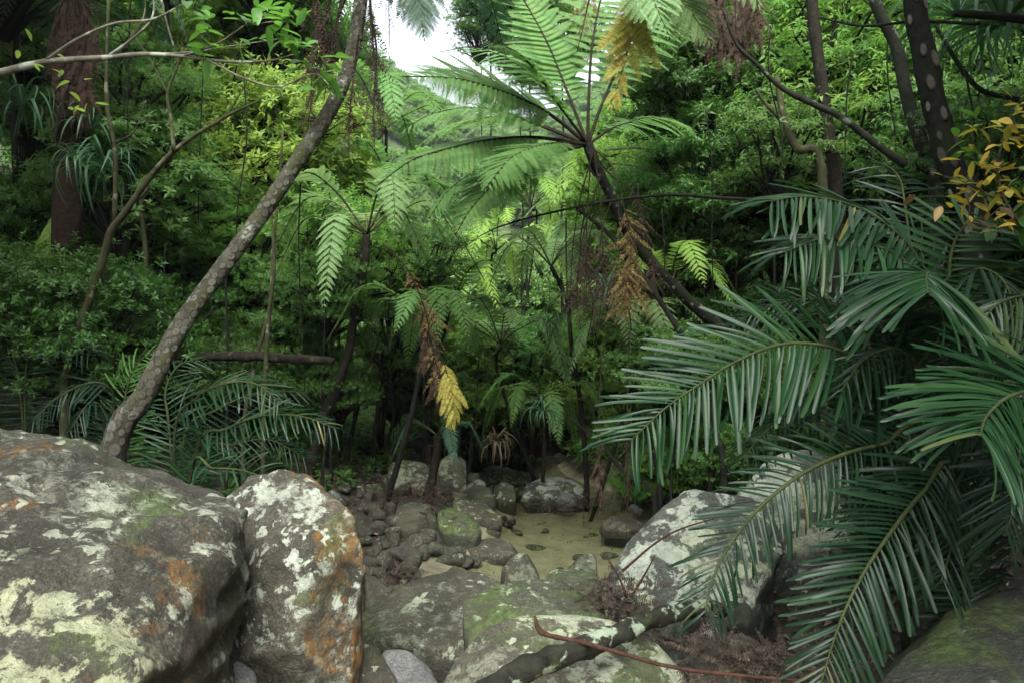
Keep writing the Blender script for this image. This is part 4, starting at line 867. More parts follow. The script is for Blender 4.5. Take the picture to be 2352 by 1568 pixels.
for i, (pts, lm, mt) in enumerate([([cm, P(1403, 380, 6.9), P(1432, 470, 6.8), P(1450, 570, 6.8), P(1425, 730, 6.8)], .30, 'ochre'), ([cm, P(1400, 400, 7.2), P(1450, 440, 7.3), P(1480, 520, 7.3), P(1470, 640, 7.3)], .28, 'dead'),
     ([P(1358, 350, 6.95), P(1352, 440, 6.9), P(1345, 600, 6.85), P(1350, 720, 6.85)], .2, 'dead'), ([P(1362, 350, 6.9), P(1328, 480, 6.9), P(1312, 620, 6.9), P(1308, 770, 6.9)], .2, 'dead_dark'), ([P(1365, 350, 6.9), P(1380, 480, 6.8), P(1385, 640, 6.8), P(1375, 740, 6.8)], .22, 'dead'), ([P(1380, 400, 7.0), P(1340, 540, 6.95), P(1325, 680, 6.95), P(1335, 760, 6.95)], .24, 'dead'), ([P(1420, 470, 7.1), P(1425, 560, 7.0), P(1410, 660, 7.0), P(1415, 740, 7.0)], .24, 'dead'), ([P(1440, 520, 7.0), P(1462, 580, 6.95), P(1450, 660, 6.9), P(1425, 735, 6.9)], .34, 'ochre'), ([P(1400, 440, 7.1), P(1360, 520, 7.0), P(1345, 620, 7.0), P(1340, 740, 7.0)], .36, 'dead'), ([P(1410, 450, 7.1), P(1385, 520, 7.0), P(1372, 640, 7.0), P(1362, 780, 7.0)], .3, 'dead_dark'), ([P(1450, 520, 7.2), P(1490, 560, 7.2), P(1500, 620, 7.2), P(1495, 700, 7.2)], .26, 'dead')]):
    frond_parts(mf, pts, 30, lm * 1.15, mt, 'stipe_dark', .009, tmpl=PT_DEAD if mt == 'ochre' else PT_BARE, name='dead_frond', seed=80 + i, mess=.22, angle=62, hang=.55, start=.42, upv=(.3, -1, .1))

def bg_frond(seed, length=1.0, rise=.45, fall=.5, n=20, lm=.22, tm=None, hang=.15):
    """a frond mesh of its own, leaving the origin along +X"""
    pts = [(0, 0, 0), (.3 * length, 0, rise * .75 * length), (.65 * length, 0.02, rise * .9 * length), (length, 0, (rise - fall) * length)]
    path = catmull(pts, 16); g = Geo(); M, L = frond_frames(path, n, lm * length, seed=seed, hang=hang, start=.2)
    tm = tm or PT_LOW; kk = rng.integers(0, len(tm), len(L))
    for k in range(len(tm)):
        s = kk == k
        if s.any(): g.inst(tm[k][0], tm[k][1], M[s], L[s])
    V, F = tube(path, [.011 * length, .004 * length], 4); g2 = Geo(); g2.add(V, F)
    return g.mesh('frond_blade_%d' % seed, False, G['fern']), g2.mesh('frond_stalk_%d' % seed, True, G['stipe'])
BF = [bg_frond(200, 1, .55, .35), bg_frond(201, 1, .4, .6), bg_frond(202, 1, .25, .75), bg_frond(203, 1, .7, .2), bg_frond(204, 1, .1, .9)]
BDF = bg_frond(210, 1, -.1, .95, tm=PT_BARE, lm=.16, hang=1.2)

def tree_fern(px, py, Y, length, nf, mat, label, trunk_pts=None, rad=.07, bark='bark_dark', dead=4, kinds=(0, 1, 2), name='tree_fern', seed=0, group=None, skirt=False, azr=(0, 6.283)):
    r = random.Random(seed); c = P(px, py, Y)
    tp = [P(*q) for q in trunk_pts] if trunk_pts else [Vector((c.x + r.uniform(-.15, .15), c.y + .2, c.z - .5)), Vector((c.x + r.uniform(-.7, .7), c.y + .6, Hf(c.x, c.y + .6)))]
    b = tp[-1].copy(); gz = Hf(b.x, b.y)
    if b.z > gz: tp.append(Vector((b.x + (b.x - tp[-2].x) * .2 if len(tp) > 1 else b.x, b.y, gz - .05)))
    root = thing(name, tp[-1], label, 'tree fern', group)
    rad *= .68
    trunk_part(root, [c] + tp, [rad * .9, rad * .85, rad, rad * 1.35], bark, 30, 9, .28, 8)
    cl = c - tp[-1]
    for i in range(nf):
        k = r.choice(kinds); az = azr[0] + (azr[1] - azr[0]) * (i + r.uniform(-.25, .25)) / nf; s = length * r.uniform(.82, 1.12)
        st = link('frond', BF[k][1], root); st.location = cl; st.rotation_euler = (r.uniform(-.15, .15), r.uniform(-.12, .12), az); st.scale = (s, s, s)
        bl = link('blade', BF[k][0], st, G[mat]); tag(bl, kind='stuff')
    for i in range(dead):
        az = r.uniform(0, 6.283); s = length * r.uniform(.6, .9)
        st = link('dead_frond', BDF[1], root, G['stipe_dark']); st.location = cl + Vector((0, 0, -.05)); st.rotation_euler = (0, R(r.uniform(5, 35)), az); st.scale = (s * .45, s * .45, s)
        bl = link('blade', BDF[0], st, G[r.choice(['dead', 'dead_dark'])]); tag(bl, kind='stuff')
    return root

tree_fern(842, 540, 8.0, 1.25, 11, 'fern_pale', 'tree fern with a grey-green crown on a straight dark trunk left of centre', [(838, 600, 8), (820, 690, 8), (795, 830, 8), (748, 950, 8.1), (716, 1060, 8.1)], .085, 'bark_brown', 4, seed=1, kinds=(1, 2, 4, 1))
f3 = tree_fern(974, 745, 7.9, 1.0, 7, 'fern', 'slim dark tree fern trunk standing among the stones left of the pool', [(968, 840, 7.9), (952, 920, 7.9), (928, 1015, 8), (892, 1140, 8.2)], .055, 'bark_dark', 3, seed=2, kinds=(1, 2))
# the long yellow-brown dying frond that hangs in the middle
df = thing('fallen_fern_frond', P(880, 560, 7.6), 'long dying frond turning brown and yellow hanging left of centre', 'fern frond')
frond_parts(df, [P(880, 560, 7.6), P(940, 625, 7.4), P(978, 720, 7.3), P(1000, 830, 7.25), P(1025, 930, 7.2), P(1035, 995, 7.2)], 36, .32, 'ochre', 'stipe_dark', .010, tmpl=PT_DEAD, seed=91, mess=.14, angle=62, hang=.6, start=.2, upv=(.5, -1, .1))
frond_parts(df, [P(975, 720, 7.35), P(985, 800, 7.3), P(1010, 880, 7.3), P(1020, 960, 7.3)], 26, .34, 'dead', 'stipe_dark', .008, tmpl=PT_DEAD, seed=93, mess=.16, angle=58, hang=.7, start=.1, upv=(.5, -1, .1))
frond_parts(df, [P(985, 760, 7.2), P(1025, 850, 7.12), P(1040, 930, 7.1), P(1035, 990, 7.1)], 24, .30, 'gold', 'stipe_dark', .008, tmpl=PT, seed=92, mess=.12, angle=52, hang=.6, start=.35, upv=(.5, -1, .1))
tree_fern(1006, 1000, 8.3, .7, 5, 'fern_dark', 'stubby fern trunk with a shaggy root mass on the left bank', [(1000, 1060, 8.3), (985, 1135, 8.3)], .09, 'bark_brown', 7, seed=3, kinds=(2, 4))
tree_fern(1266, 612, 9.6, 1.1, 9, 'fern_pale', 'small tree fern with a bent brown neck in the centre', [(1285, 650, 9.6), (1305, 700, 9.6), (1312, 790, 9.6), (1330, 900, 9.7), (1345, 1060, 9.7)], .05, 'bark_brown', 3, seed=4)
tree_fern(1252, 930, 9.6, 1.0, 9, 'fern', 'low tree fern with drooping fronds over the back of the pool', [(1250, 1000, 9.9), (1246, 1120, 9.9)], .05, 'bark_brown', 8, seed=5, kinds=(1, 2, 4))
for i, (px, py, Y, ln, nf, mt, lab) in enumerate([
    (1010, 640, 13, 1.7, 10, 'fern_lime', 'bright tree fern crown behind the dying frond'), (1140, 575, 15, 1.8, 10, 'fern_lime', 'lime tree fern crown in the hollow below the main fern'), (1220, 480, 18, 2.0, 10, 'fern_lime', 'distant lime tree fern left of the main fern neck'),
    (1440, 470, 12, 1.7, 10, 'fern_lime', 'light green tree fern behind the main fern trunk'), (1380, 560, 13, 1.5, 10, 'fern_pale', 'pale tree fern behind the orange dead frond'), (1150, 790, 10.5, 1.3, 9, 'fern_pale', 'grey-green tree fern fanning over the shade left of the bent neck fern'),
    (1450, 780, 8.6, 1.2, 10, 'fern_pale', 'pale fern crown left of the big palm frond'), (1540, 660, 8.6, 1.0, 8, 'fern_lime', 'bright young fern right of the orange dead frond'), (1030, 720, 10, 1.2, 8, 'fern', 'green fern right of the slim dark trunk'),
    (880, 300, 12, 1.6, 9, 'fern', 'fern crown in the gap right of the leaning trunk'), (900, 470, 11, 1.4, 9, 'fern', 'fern crown above the grey-green tree fern'), (1560, 330, 13, 1.6, 9, 'fern_lime', 'pale lit fern on the right slope beyond the main crown')]):
    tree_fern(px, py, Y, ln, nf, mt, lab, None, .045, 'bark_dark', 2, seed=20 + i)
# crowns out of the top of the frame whose fronds hang in
tf = thing('top_tree_fern', P(1440, -110, 5.4), 'pale green fern fronds with a yellow dying frond hanging in at the top', 'tree fern'); tc_ = P(1440, -110, 5.4)
b_ = P(1850, 700, 11.2); b_.z = Hf(b_.x, b_.y); tf.location = b_
trunk_part(tf, [tc_, P(1600, -60, 7.5), P(1740, 200, 9.6), P(1820, 450, 10.8), b_], [.06, .06, .065, .07, .09], 'bark_dark', 40, 10, .2, 7)
for i, pts in enumerate([[tc_, P(1500, -60, 5.3), P(1580, 20, 5.2), P(1640, 110, 5.2)], [tc_, P(1470, -90, 5.0), P(1500, 0, 4.8), P(1540, 90, 4.8)], [tc_, P(1560, -140, 5.2), P(1680, -60, 5.0), P(1760, 30, 5.0)], [tc_, P(1300, -180, 5.6), P(1150, -150, 5.8), P(1050, -60, 6)], [tc_, P(1420, -200, 6.2), P(1400, -180, 7.0), P(1380, -80, 7.6)]]):
    frond_parts(tf, pts, 20, .38, 'fern_pale', 'stipe', .014, tmpl=PT, seed=100 + i, start=.15, hang=.2, upv=(0, -.7, .7))
frond_parts(tf, [tc_, P(1462, -30, 5.3), P(1455, 60, 5.2), P(1430, 160, 5.2), P(1398, 258, 5.2)], 30, .36, 'gold', 'stipe', .012, tmpl=PT, seed=106, mess=.08, angle=54, hang=.5, start=.15, upv=(.2, -1, .1))
frond_parts(tf, [tc_, P(1400, -80, 5.3), P(1360, -20, 5.2), P(1340, 60, 5.2), P(1325, 120, 5.2)], 15, .26, 'ochre', 'stipe_dark', .01, tmpl=PT_DEAD, seed=107, mess=.22, angle=56, hang=.5, start=.15, upv=(.2, -1, .1))
# -- shaggy brown fern trunk at the upper left
tree_fern(172, -20, 6.9, 1.3, 11, 'fern_dark', 'shaggy red-brown fern trunk standing in the upper left', [(170, 90, 6.9), (168, 200, 6.9), (160, 330, 6.9), (155, 560, 6.9), (150, 760, 6.9)], .2, 'bark_shag', 6, seed=7, kinds=(1, 2, 4))
for i, x in enumerate((130, 150, 172, 192, 205)):
    hh = thing('withered_frond', P(x, 60, 6.7), ['withered frond left of the shaggy trunk top', 'withered frond on the left face of the shaggy trunk', 'withered frond down the middle of the shaggy trunk', 'withered frond on the right face of the shaggy trunk', 'withered frond right of the shaggy trunk'][i], 'fern frond')
    frond_parts(hh, [P(170, -30, 6.75), P(x, 40, 6.65), P(x - 4, 180, 6.65), P(x - 8, 330 - 20 * (i % 3), 6.65)], 26, .42, 'dead', 'stipe_dark', .01, tmpl=PT_DEAD, name='dead_frond', seed=700 + i, angle=32, hang=1.4, start=.1, mess=.15, upv=(.2, -1, .1))
yf = thing('dying_fern_frond', P(150, 470, 7.2), 'dim yellow-green frond hanging beside the shaggy trunk', 'fern frond')
frond_parts(yf, [P(150, 470, 7.2), P(125, 520, 7.1), P(118, 600, 7.1), P(125, 700, 7.1)], 22, .30, 'yellowgreen', 'stipe_dark', .01, tmpl=PT, seed=120, angle=52, hang=.3, start=.1, upv=(.2, -1, .1))
# brown dead fronds hanging at the top right
hf = thing('hanging_dead_fronds', P(1700, -30, 6.0), 'bunch of dark brown dead fronds hanging at the top right of centre', 'fern frond')
for i, (x1, x2, y2, Yd) in enumerate([(1640, 1625, 150, 5.9), (1665, 1650, 170, 6.0), (1690, 1690, 190, 6.05), (1715, 1720, 120, 6.0), (1735, 1745, 125, 5.9), (1700, 1705, 160, 6.1)]):
    frond_parts(hf, [P(1700, -60, 6.0), P(x1, -20, Yd), P((x1 + x2) / 2, y2 * .45, Yd), P(x2, y2, Yd)], 24, .32, 'dead', 'stipe_dark', .007, tmpl=PT_DEAD, name='dead_frond', seed=130 + i, mess=.22, angle=40, hang=1.1, start=.15, upv=(.2, -1, .1))
# dead fronds dangling over the pool
for i, (x1, y1, x2, y2, Yd, lab) in enumerate([(1375, 1040, 1382, 1255, 6.9, 'withered frond dangling its tip into the pool'), (1440, 1000, 1438, 1245, 6.7, 'dark withered frond hanging beside the lichen-spotted boulder')]):
    hd = thing('withered_frond', P(x1, y1, Yd), lab, 'fern frond')
    frond_parts(hd, [P(x1 + 6, y1 - 240, Yd), P(x1, y1, Yd), P((x1 + x2) / 2 + 3, (y1 + y2) / 2, Yd), P(x2, y2, Yd)], 24, .17, 'dead', 'stipe_dark', .008, tmpl=PT_DEAD if i == 0 else PT_BARE, name='dead_frond', seed=140 + i, mess=.22, angle=46, hang=.6, start=.35, upv=(.2, -1, .1))

# ------------------------------------------------------------------ feather palms
def leaflet_T(w=0.052, droop=0.15, seed=0, n=7):
    """long strap leaflet, V-folded, jagged widened tip"""
    V, F = [], []; r = random.Random(seed)
    for i in range(n + 1):
        y = i / n; q = [.35, .8, .95, 1, 1, .97, .9, .62][i] if n == 7 else 1
        z = -droop * y ** 2.2; V += [(-w / 2 * q, y + (r.uniform(-.015, .012) if i == n else 0), z + w * .22 * q), (0, y + (0.02 if i == n else 0), z), (w / 2 * q, y + (r.uniform(-.03, .0) if i == n else 0), z + w * .22 * q)]
    for i in range(n):
        for k in (0, 1):
            a, b, c, d = i * 3 + k, i * 3 + k + 1, i * 3 + k + 4, i * 3 + k + 3; F += [(a, b, c), (a, c, d)]
    return np.array(V), np.array(F)
LT = [leaflet_T(.056, .08, 1), leaflet_T(.062, .17, 2), leaflet_T(.052, .28, 3), leaflet_T(.066, .40, 4)]
LM = [mesh_np('leaflet_%d' % i, *t, True, G['palm']) for i, t in enumerate(LT)]

def palm(name, base, label, fronds, group=None, mat='palm', stem=None):
    root = thing(name, base, label, 'palm', group)
    for i, f in enumerate(fronds):
        pts, n, lm = f[0], f[1], f[2]; kw = dict(f[3]) if len(f) > 3 else {}
        kw.setdefault('upv', (0, -.6, .8)); m = kw.pop('mat', mat); joined = kw.pop('joined', False); hang = kw.pop('hang', .25)
        frond_parts(root, [P(*q) if not isinstance(q, Vector) else q for q in pts], n, lm, m, 'rachis', kw.pop('r', .012), tmpl_meshes=None if joined else kw.pop('lm', LM), tmpl=LT if joined else None,
                    leafname='leaflet', shape='palm', seed=hash(label) % 1000 + i if False else 300 + len(label) * 7 + i, start=kw.pop('start', .12), hang=hang, angle=kw.pop('angle', 68), lift=kw.pop('lift', .12), **kw)
    return root
def gp(px, py, Y): p = P(px, py, Y); p.z = Hf(p.x, p.y) ; return p
J = dict(joined=True)
pb = gp(2190, 1000, 3.6)
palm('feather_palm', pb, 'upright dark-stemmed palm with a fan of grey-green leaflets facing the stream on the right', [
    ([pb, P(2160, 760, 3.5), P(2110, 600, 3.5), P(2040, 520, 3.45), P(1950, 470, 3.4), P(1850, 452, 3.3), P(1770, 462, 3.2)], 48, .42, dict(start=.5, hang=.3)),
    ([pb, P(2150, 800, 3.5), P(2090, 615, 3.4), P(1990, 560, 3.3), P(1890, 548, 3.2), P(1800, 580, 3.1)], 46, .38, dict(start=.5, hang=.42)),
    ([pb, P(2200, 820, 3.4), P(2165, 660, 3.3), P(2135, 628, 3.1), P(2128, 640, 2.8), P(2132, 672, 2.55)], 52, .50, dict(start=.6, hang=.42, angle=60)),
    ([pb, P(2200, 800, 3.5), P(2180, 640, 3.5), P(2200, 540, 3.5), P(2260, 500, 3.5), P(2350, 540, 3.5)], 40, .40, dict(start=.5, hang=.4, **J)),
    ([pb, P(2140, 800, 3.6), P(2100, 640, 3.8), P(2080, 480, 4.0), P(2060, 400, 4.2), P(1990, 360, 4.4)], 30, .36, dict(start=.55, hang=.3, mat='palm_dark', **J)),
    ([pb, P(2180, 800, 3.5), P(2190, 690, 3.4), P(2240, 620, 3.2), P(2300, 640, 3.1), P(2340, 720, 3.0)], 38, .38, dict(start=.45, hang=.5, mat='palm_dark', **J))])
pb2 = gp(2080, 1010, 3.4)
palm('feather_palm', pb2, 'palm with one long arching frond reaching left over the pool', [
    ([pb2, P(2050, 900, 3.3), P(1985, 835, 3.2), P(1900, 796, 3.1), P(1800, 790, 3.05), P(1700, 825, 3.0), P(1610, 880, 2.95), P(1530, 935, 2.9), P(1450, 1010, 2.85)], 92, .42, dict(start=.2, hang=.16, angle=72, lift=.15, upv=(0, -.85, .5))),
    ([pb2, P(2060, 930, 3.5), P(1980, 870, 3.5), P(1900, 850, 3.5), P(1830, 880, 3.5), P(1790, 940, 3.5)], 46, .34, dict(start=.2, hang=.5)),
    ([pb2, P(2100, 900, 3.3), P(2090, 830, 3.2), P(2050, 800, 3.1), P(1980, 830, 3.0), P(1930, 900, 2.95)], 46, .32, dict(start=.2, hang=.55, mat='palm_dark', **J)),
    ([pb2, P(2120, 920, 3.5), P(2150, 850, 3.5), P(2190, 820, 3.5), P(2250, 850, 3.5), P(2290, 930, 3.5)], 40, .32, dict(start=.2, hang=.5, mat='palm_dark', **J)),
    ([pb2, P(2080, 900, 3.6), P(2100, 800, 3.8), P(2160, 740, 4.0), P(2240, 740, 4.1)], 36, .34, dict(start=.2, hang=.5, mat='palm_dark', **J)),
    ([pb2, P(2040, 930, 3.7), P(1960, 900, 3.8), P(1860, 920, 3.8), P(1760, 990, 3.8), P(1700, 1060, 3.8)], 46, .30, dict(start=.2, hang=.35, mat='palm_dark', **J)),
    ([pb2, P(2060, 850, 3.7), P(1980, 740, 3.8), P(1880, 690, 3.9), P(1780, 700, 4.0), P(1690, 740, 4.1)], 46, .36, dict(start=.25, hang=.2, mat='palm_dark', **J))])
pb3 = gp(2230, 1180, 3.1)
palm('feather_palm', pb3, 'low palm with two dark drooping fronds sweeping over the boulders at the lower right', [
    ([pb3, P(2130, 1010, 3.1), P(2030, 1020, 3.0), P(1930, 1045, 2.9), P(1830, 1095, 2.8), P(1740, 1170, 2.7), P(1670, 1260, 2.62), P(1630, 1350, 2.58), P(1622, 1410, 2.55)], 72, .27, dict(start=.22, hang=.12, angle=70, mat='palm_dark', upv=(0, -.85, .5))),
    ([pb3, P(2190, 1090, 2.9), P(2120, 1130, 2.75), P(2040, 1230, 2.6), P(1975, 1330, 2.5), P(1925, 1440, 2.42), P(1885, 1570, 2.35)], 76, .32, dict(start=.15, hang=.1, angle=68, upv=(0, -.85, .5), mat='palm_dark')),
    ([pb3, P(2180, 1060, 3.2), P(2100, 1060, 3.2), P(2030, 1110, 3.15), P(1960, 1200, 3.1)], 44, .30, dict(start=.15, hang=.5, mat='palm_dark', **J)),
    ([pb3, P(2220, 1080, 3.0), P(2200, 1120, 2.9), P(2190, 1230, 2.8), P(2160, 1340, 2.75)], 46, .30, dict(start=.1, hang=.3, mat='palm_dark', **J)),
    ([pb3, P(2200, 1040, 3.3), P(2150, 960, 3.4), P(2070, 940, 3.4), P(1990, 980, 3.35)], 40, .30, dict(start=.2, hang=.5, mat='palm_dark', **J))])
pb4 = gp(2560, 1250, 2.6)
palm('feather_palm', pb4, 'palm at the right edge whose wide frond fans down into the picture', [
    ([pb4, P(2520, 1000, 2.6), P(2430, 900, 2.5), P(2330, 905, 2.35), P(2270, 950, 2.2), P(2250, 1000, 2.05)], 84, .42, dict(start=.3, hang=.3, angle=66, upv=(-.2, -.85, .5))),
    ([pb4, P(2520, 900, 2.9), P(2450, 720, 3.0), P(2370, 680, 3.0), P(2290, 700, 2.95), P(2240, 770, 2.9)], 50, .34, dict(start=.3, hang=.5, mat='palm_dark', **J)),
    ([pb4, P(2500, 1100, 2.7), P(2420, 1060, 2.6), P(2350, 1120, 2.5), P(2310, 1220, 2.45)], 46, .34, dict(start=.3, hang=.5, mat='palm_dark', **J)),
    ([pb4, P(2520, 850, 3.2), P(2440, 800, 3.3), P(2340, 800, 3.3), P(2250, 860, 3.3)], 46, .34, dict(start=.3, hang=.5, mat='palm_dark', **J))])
# left bank palms, behind the corner slab
pl1 = gp(420, 1120, 4.7)
palm('feather_palm', pl1, 'glossy palm right of the leaning trunk foot with two arching fronds', [
    ([pl1, P(400, 1010, 4.7), P(450, 915, 4.6), P(520, 880, 4.5), P(590, 882, 4.4), P(645, 925, 4.3)], 52, .28, dict(start=.1, hang=.25)),
    ([pl1, P(450, 1040, 4.6), P(520, 985, 4.5), P(600, 955, 4.4), P(690, 955, 4.3), P(775, 985, 4.25)], 52, .24, dict(start=.15, hang=.3)),
    ([pl1, P(390, 1000, 4.9), P(380, 900, 5.0), P(410, 840, 5.1), P(470, 820, 5.2)], 40, .28, dict(start=.2, hang=.3, mat='palm_dark', **J)),
    ([pl1, P(440, 1080, 4.4), P(490, 1075, 4.2), P(560, 1080, 4.1), P(640, 1110, 4.0)], 40, .24, dict(start=.1, hang=-.1, lift=.5)), ([pl1, P(460, 1060, 4.8), P(540, 1020, 4.9), P(620, 1010, 5.0), P(700, 1050, 5.0)], 44, .26, dict(start=.1, hang=.3, mat='palm_dark', **J)), ([pl1, P(420, 1020, 4.9), P(500, 940, 5.0), P(600, 900, 5.2), P(700, 900, 5.3)], 44, .26, dict(start=.1, hang=.3, mat='palm_dark', **J))], mat='palm')
pl2 = gp(240, 1080, 5.0)
palm('feather_palm', pl2, 'green palm left of the leaning trunk foot drooping over the corner slab', [
    ([pl2, P(260, 960, 5.0), P(250, 890, 4.9), P(200, 880, 4.8), P(130, 915, 4.7), P(75, 965, 4.6)], 48, .28, dict(start=.2, hang=.4)),
    ([pl2, P(280, 980, 5.0), P(290, 900, 5.0), P(310, 840, 5.0), P(350, 810, 5.0)], 34, .26, dict(start=.2, hang=.15, mat='mid')),
    ([pl2, P(240, 980, 4.9), P(230, 930, 4.8), P(200, 930, 4.7), P(160, 990, 4.6)], 36, .25, dict(start=.2, hang=.5, mat='palm_dark', **J))], mat='palm_dark')
pl3 = gp(60, 960, 6.0)
palm('feather_palm', pl3, 'dim palm in the shade at the left edge', [
    ([pl3, P(60, 850, 6), P(90, 780, 6), P(150, 770, 5.9), P(210, 810, 5.8)], 22, .34, dict(start=.2, hang=.4, joined=True)), ([pl3, P(40, 850, 6), P(0, 780, 6), P(-60, 800, 5.9)], 20, .34, dict(start=.2, hang=.4, joined=True))], mat='palm_dark')

# ------------------------------------------------------------------ stems, branches and logs
def stem(name, pts, radii, mat, label, cat, n=30, seg=8, rough=.12, freq=5, twigs=(), group=None, ground=False):
    p0 = P(*pts[0]) if not isinstance(pts[0], Vector) else pts[0]
    b = p0.copy()
    if ground: b.z = Hf(b.x, b.y) - .05
    root = thing(name, b, label, cat, group)
    pp = [P(*q) if not isinstance(q, Vector) else q for q in pts]
    if ground and (pp[0] - b).length > .05: pp = [b] + pp
    if cat in ('tree', 'branch'): radii = [q * .72 for q in radii]
    t, path = trunk_part(root, pp, radii, mat, n, seg, rough, freq, 'trunk' if cat in ('tree',) else 'stem')
    for tw in twigs:
        q = [P(*x) for x in tw[0]]; trunk_part(root, q, [w * .75 for w in tw[1]], mat, 16, 6, rough, freq, 'branch')
    return root, t, path

stem('forked_sapling', [(150, 860, 6.0), (195, 720, 6.0), (238, 590, 6.0), (255, 530, 6.0), (285, 490, 6.0), (350, 400, 6.0), (415, 335, 5.95), (520, 268, 5.9), (600, 230, 5.9)], [.055, .05, .045, .04, .034, .024, .012], 'bark_tan', 'crooked tan sapling forking behind the pale branch on the left', 'tree', twigs=[
    ([(262, 515, 6), (265, 420, 6), (262, 330, 6), (245, 240, 6), (246, 120, 6), (250, -20, 6)], [.03, .024, .018]), ([(400, 350, 5.95), (392, 270, 5.9), (385, 215, 5.9), (405, 160, 5.9), (420, 110, 5.9)], [.024, .018, .010]),
    ([(385, 215, 5.9), (340, 130, 5.95), (290, 60, 6)], [.012, .007, .004]), ([(262, 330, 6), (310, 300, 6), (335, 230, 6.0)], [.014, .008, .005]), ([(246, 130, 6), (300, 90, 6), (330, 40, 6), (335, -20, 6)], [.015, .012, .008]),
    ([(520, 268, 5.9), (560, 200, 5.9), (580, 150, 5.9)], [.012, .008, .004]), ([(300, 470, 6.0), (335, 440, 6.1), (345, 400, 6.1)], [.02, .012, .006])], ground=True)
pbr, _, _ = stem('pale_branch', [(-120, 190, 4.3), (0, 167, 4.3), (110, 142, 4.3), (245, 133, 4.3), (330, 125, 4.3), (420, 130, 4.3), (520, 142, 4.3), (620, 140, 4.3), (690, 120, 4.3)], [.032, .03, .024, .020, .015, .010, .005], 'bark_pale', 'pale smooth branch with big green leaves crossing the upper left', 'branch', twigs=[
    ([(100, 143, 4.3), (170, 95, 4.25), (260, 55, 4.2), (350, 45, 4.2), (420, 10, 4.2)], [.016, .011, .006]), ([(245, 133, 4.3), (310, 85, 4.25), (350, 40, 4.2), (352, -20, 4.2)], [.014, .010, .006]),
    ([(420, 130, 4.3), (500, 100, 4.2), (560, 60, 4.15), (610, 30, 4.1)], [.010, .007, .004]), ([(470, 135, 4.3), (560, 180, 4.25), (640, 200, 4.2), (720, 170, 4.2), (760, 200, 4.2)], [.010, .007, .004]),
    ([(330, 125, 4.3), (440, 120, 4.4), (540, 105, 4.4), (640, 90, 4.4)], [.008, .006, .004]), ([(370, 0, 4.2), (385, 60, 4.25), (400, 110, 4.3)], [.008, .009, .008]), ([(560, 60, 4.15), (640, 50, 4.1), (700, 60, 4.1)], [.006, .005, .003])])
LEAFM = [mesh_np('big_leaf_%d' % i, *leaf_T(w, d, f, True), True, G['bigleaf']) for i, (w, d, f) in enumerate([(.42, .15, .05), (.46, .3, .07), (.38, .05, .04)])]
r_ = random.Random(9)
def leaves_on(root, pts, n, size, mat, jit, seed, down=.1, name='leaf'):
    r = random.Random(seed)
    for i in range(n):
        c = r.choice(pts); p = P(c[0] + r.gauss(0, jit), c[1] + r.gauss(0, jit), c[2] + r.uniform(-.12, .12))
        d = Vector((r.gauss(.2, .8), r.gauss(-.2, .7), r.gauss(-down, .4))).normalized(); z = Vector((r.gauss(0, .35), r.gauss(-.15, .35), 1)); z = (z - d * z.dot(d)).normalized(); x = d.cross(z)
        s = size * r.uniform(.7, 1.25)
        o = link(name, r.choice(LEAFM), root, G[mat]); M = Matrix((x * s, d * s, z * s)).transposed().to_4x4(); M.translation = p - Vector(root.location); o.matrix_basis = M
leaves_on(pbr, [(500, 20, 4.15), (540, 50, 4.15), (590, 40, 4.1), (650, 60, 4.1), (690, 85, 4.1), (640, 20, 4.1), (700, 115, 4.15), (740, 150, 4.2), (760, 195, 4.2), (720, 170, 4.2), (470, 90, 4.2), (560, 100, 4.2), (440, 20, 4.2)], 95, .125, 'bigleaf', 22, 12)
leaves_on(pbr, [(150, 160, 4.3), (120, 130, 4.3), (170, 200, 4.3), (60, 120, 4.3), (190, 230, 4.25)], 16, .085, 'yellowgreen', 22, 13)

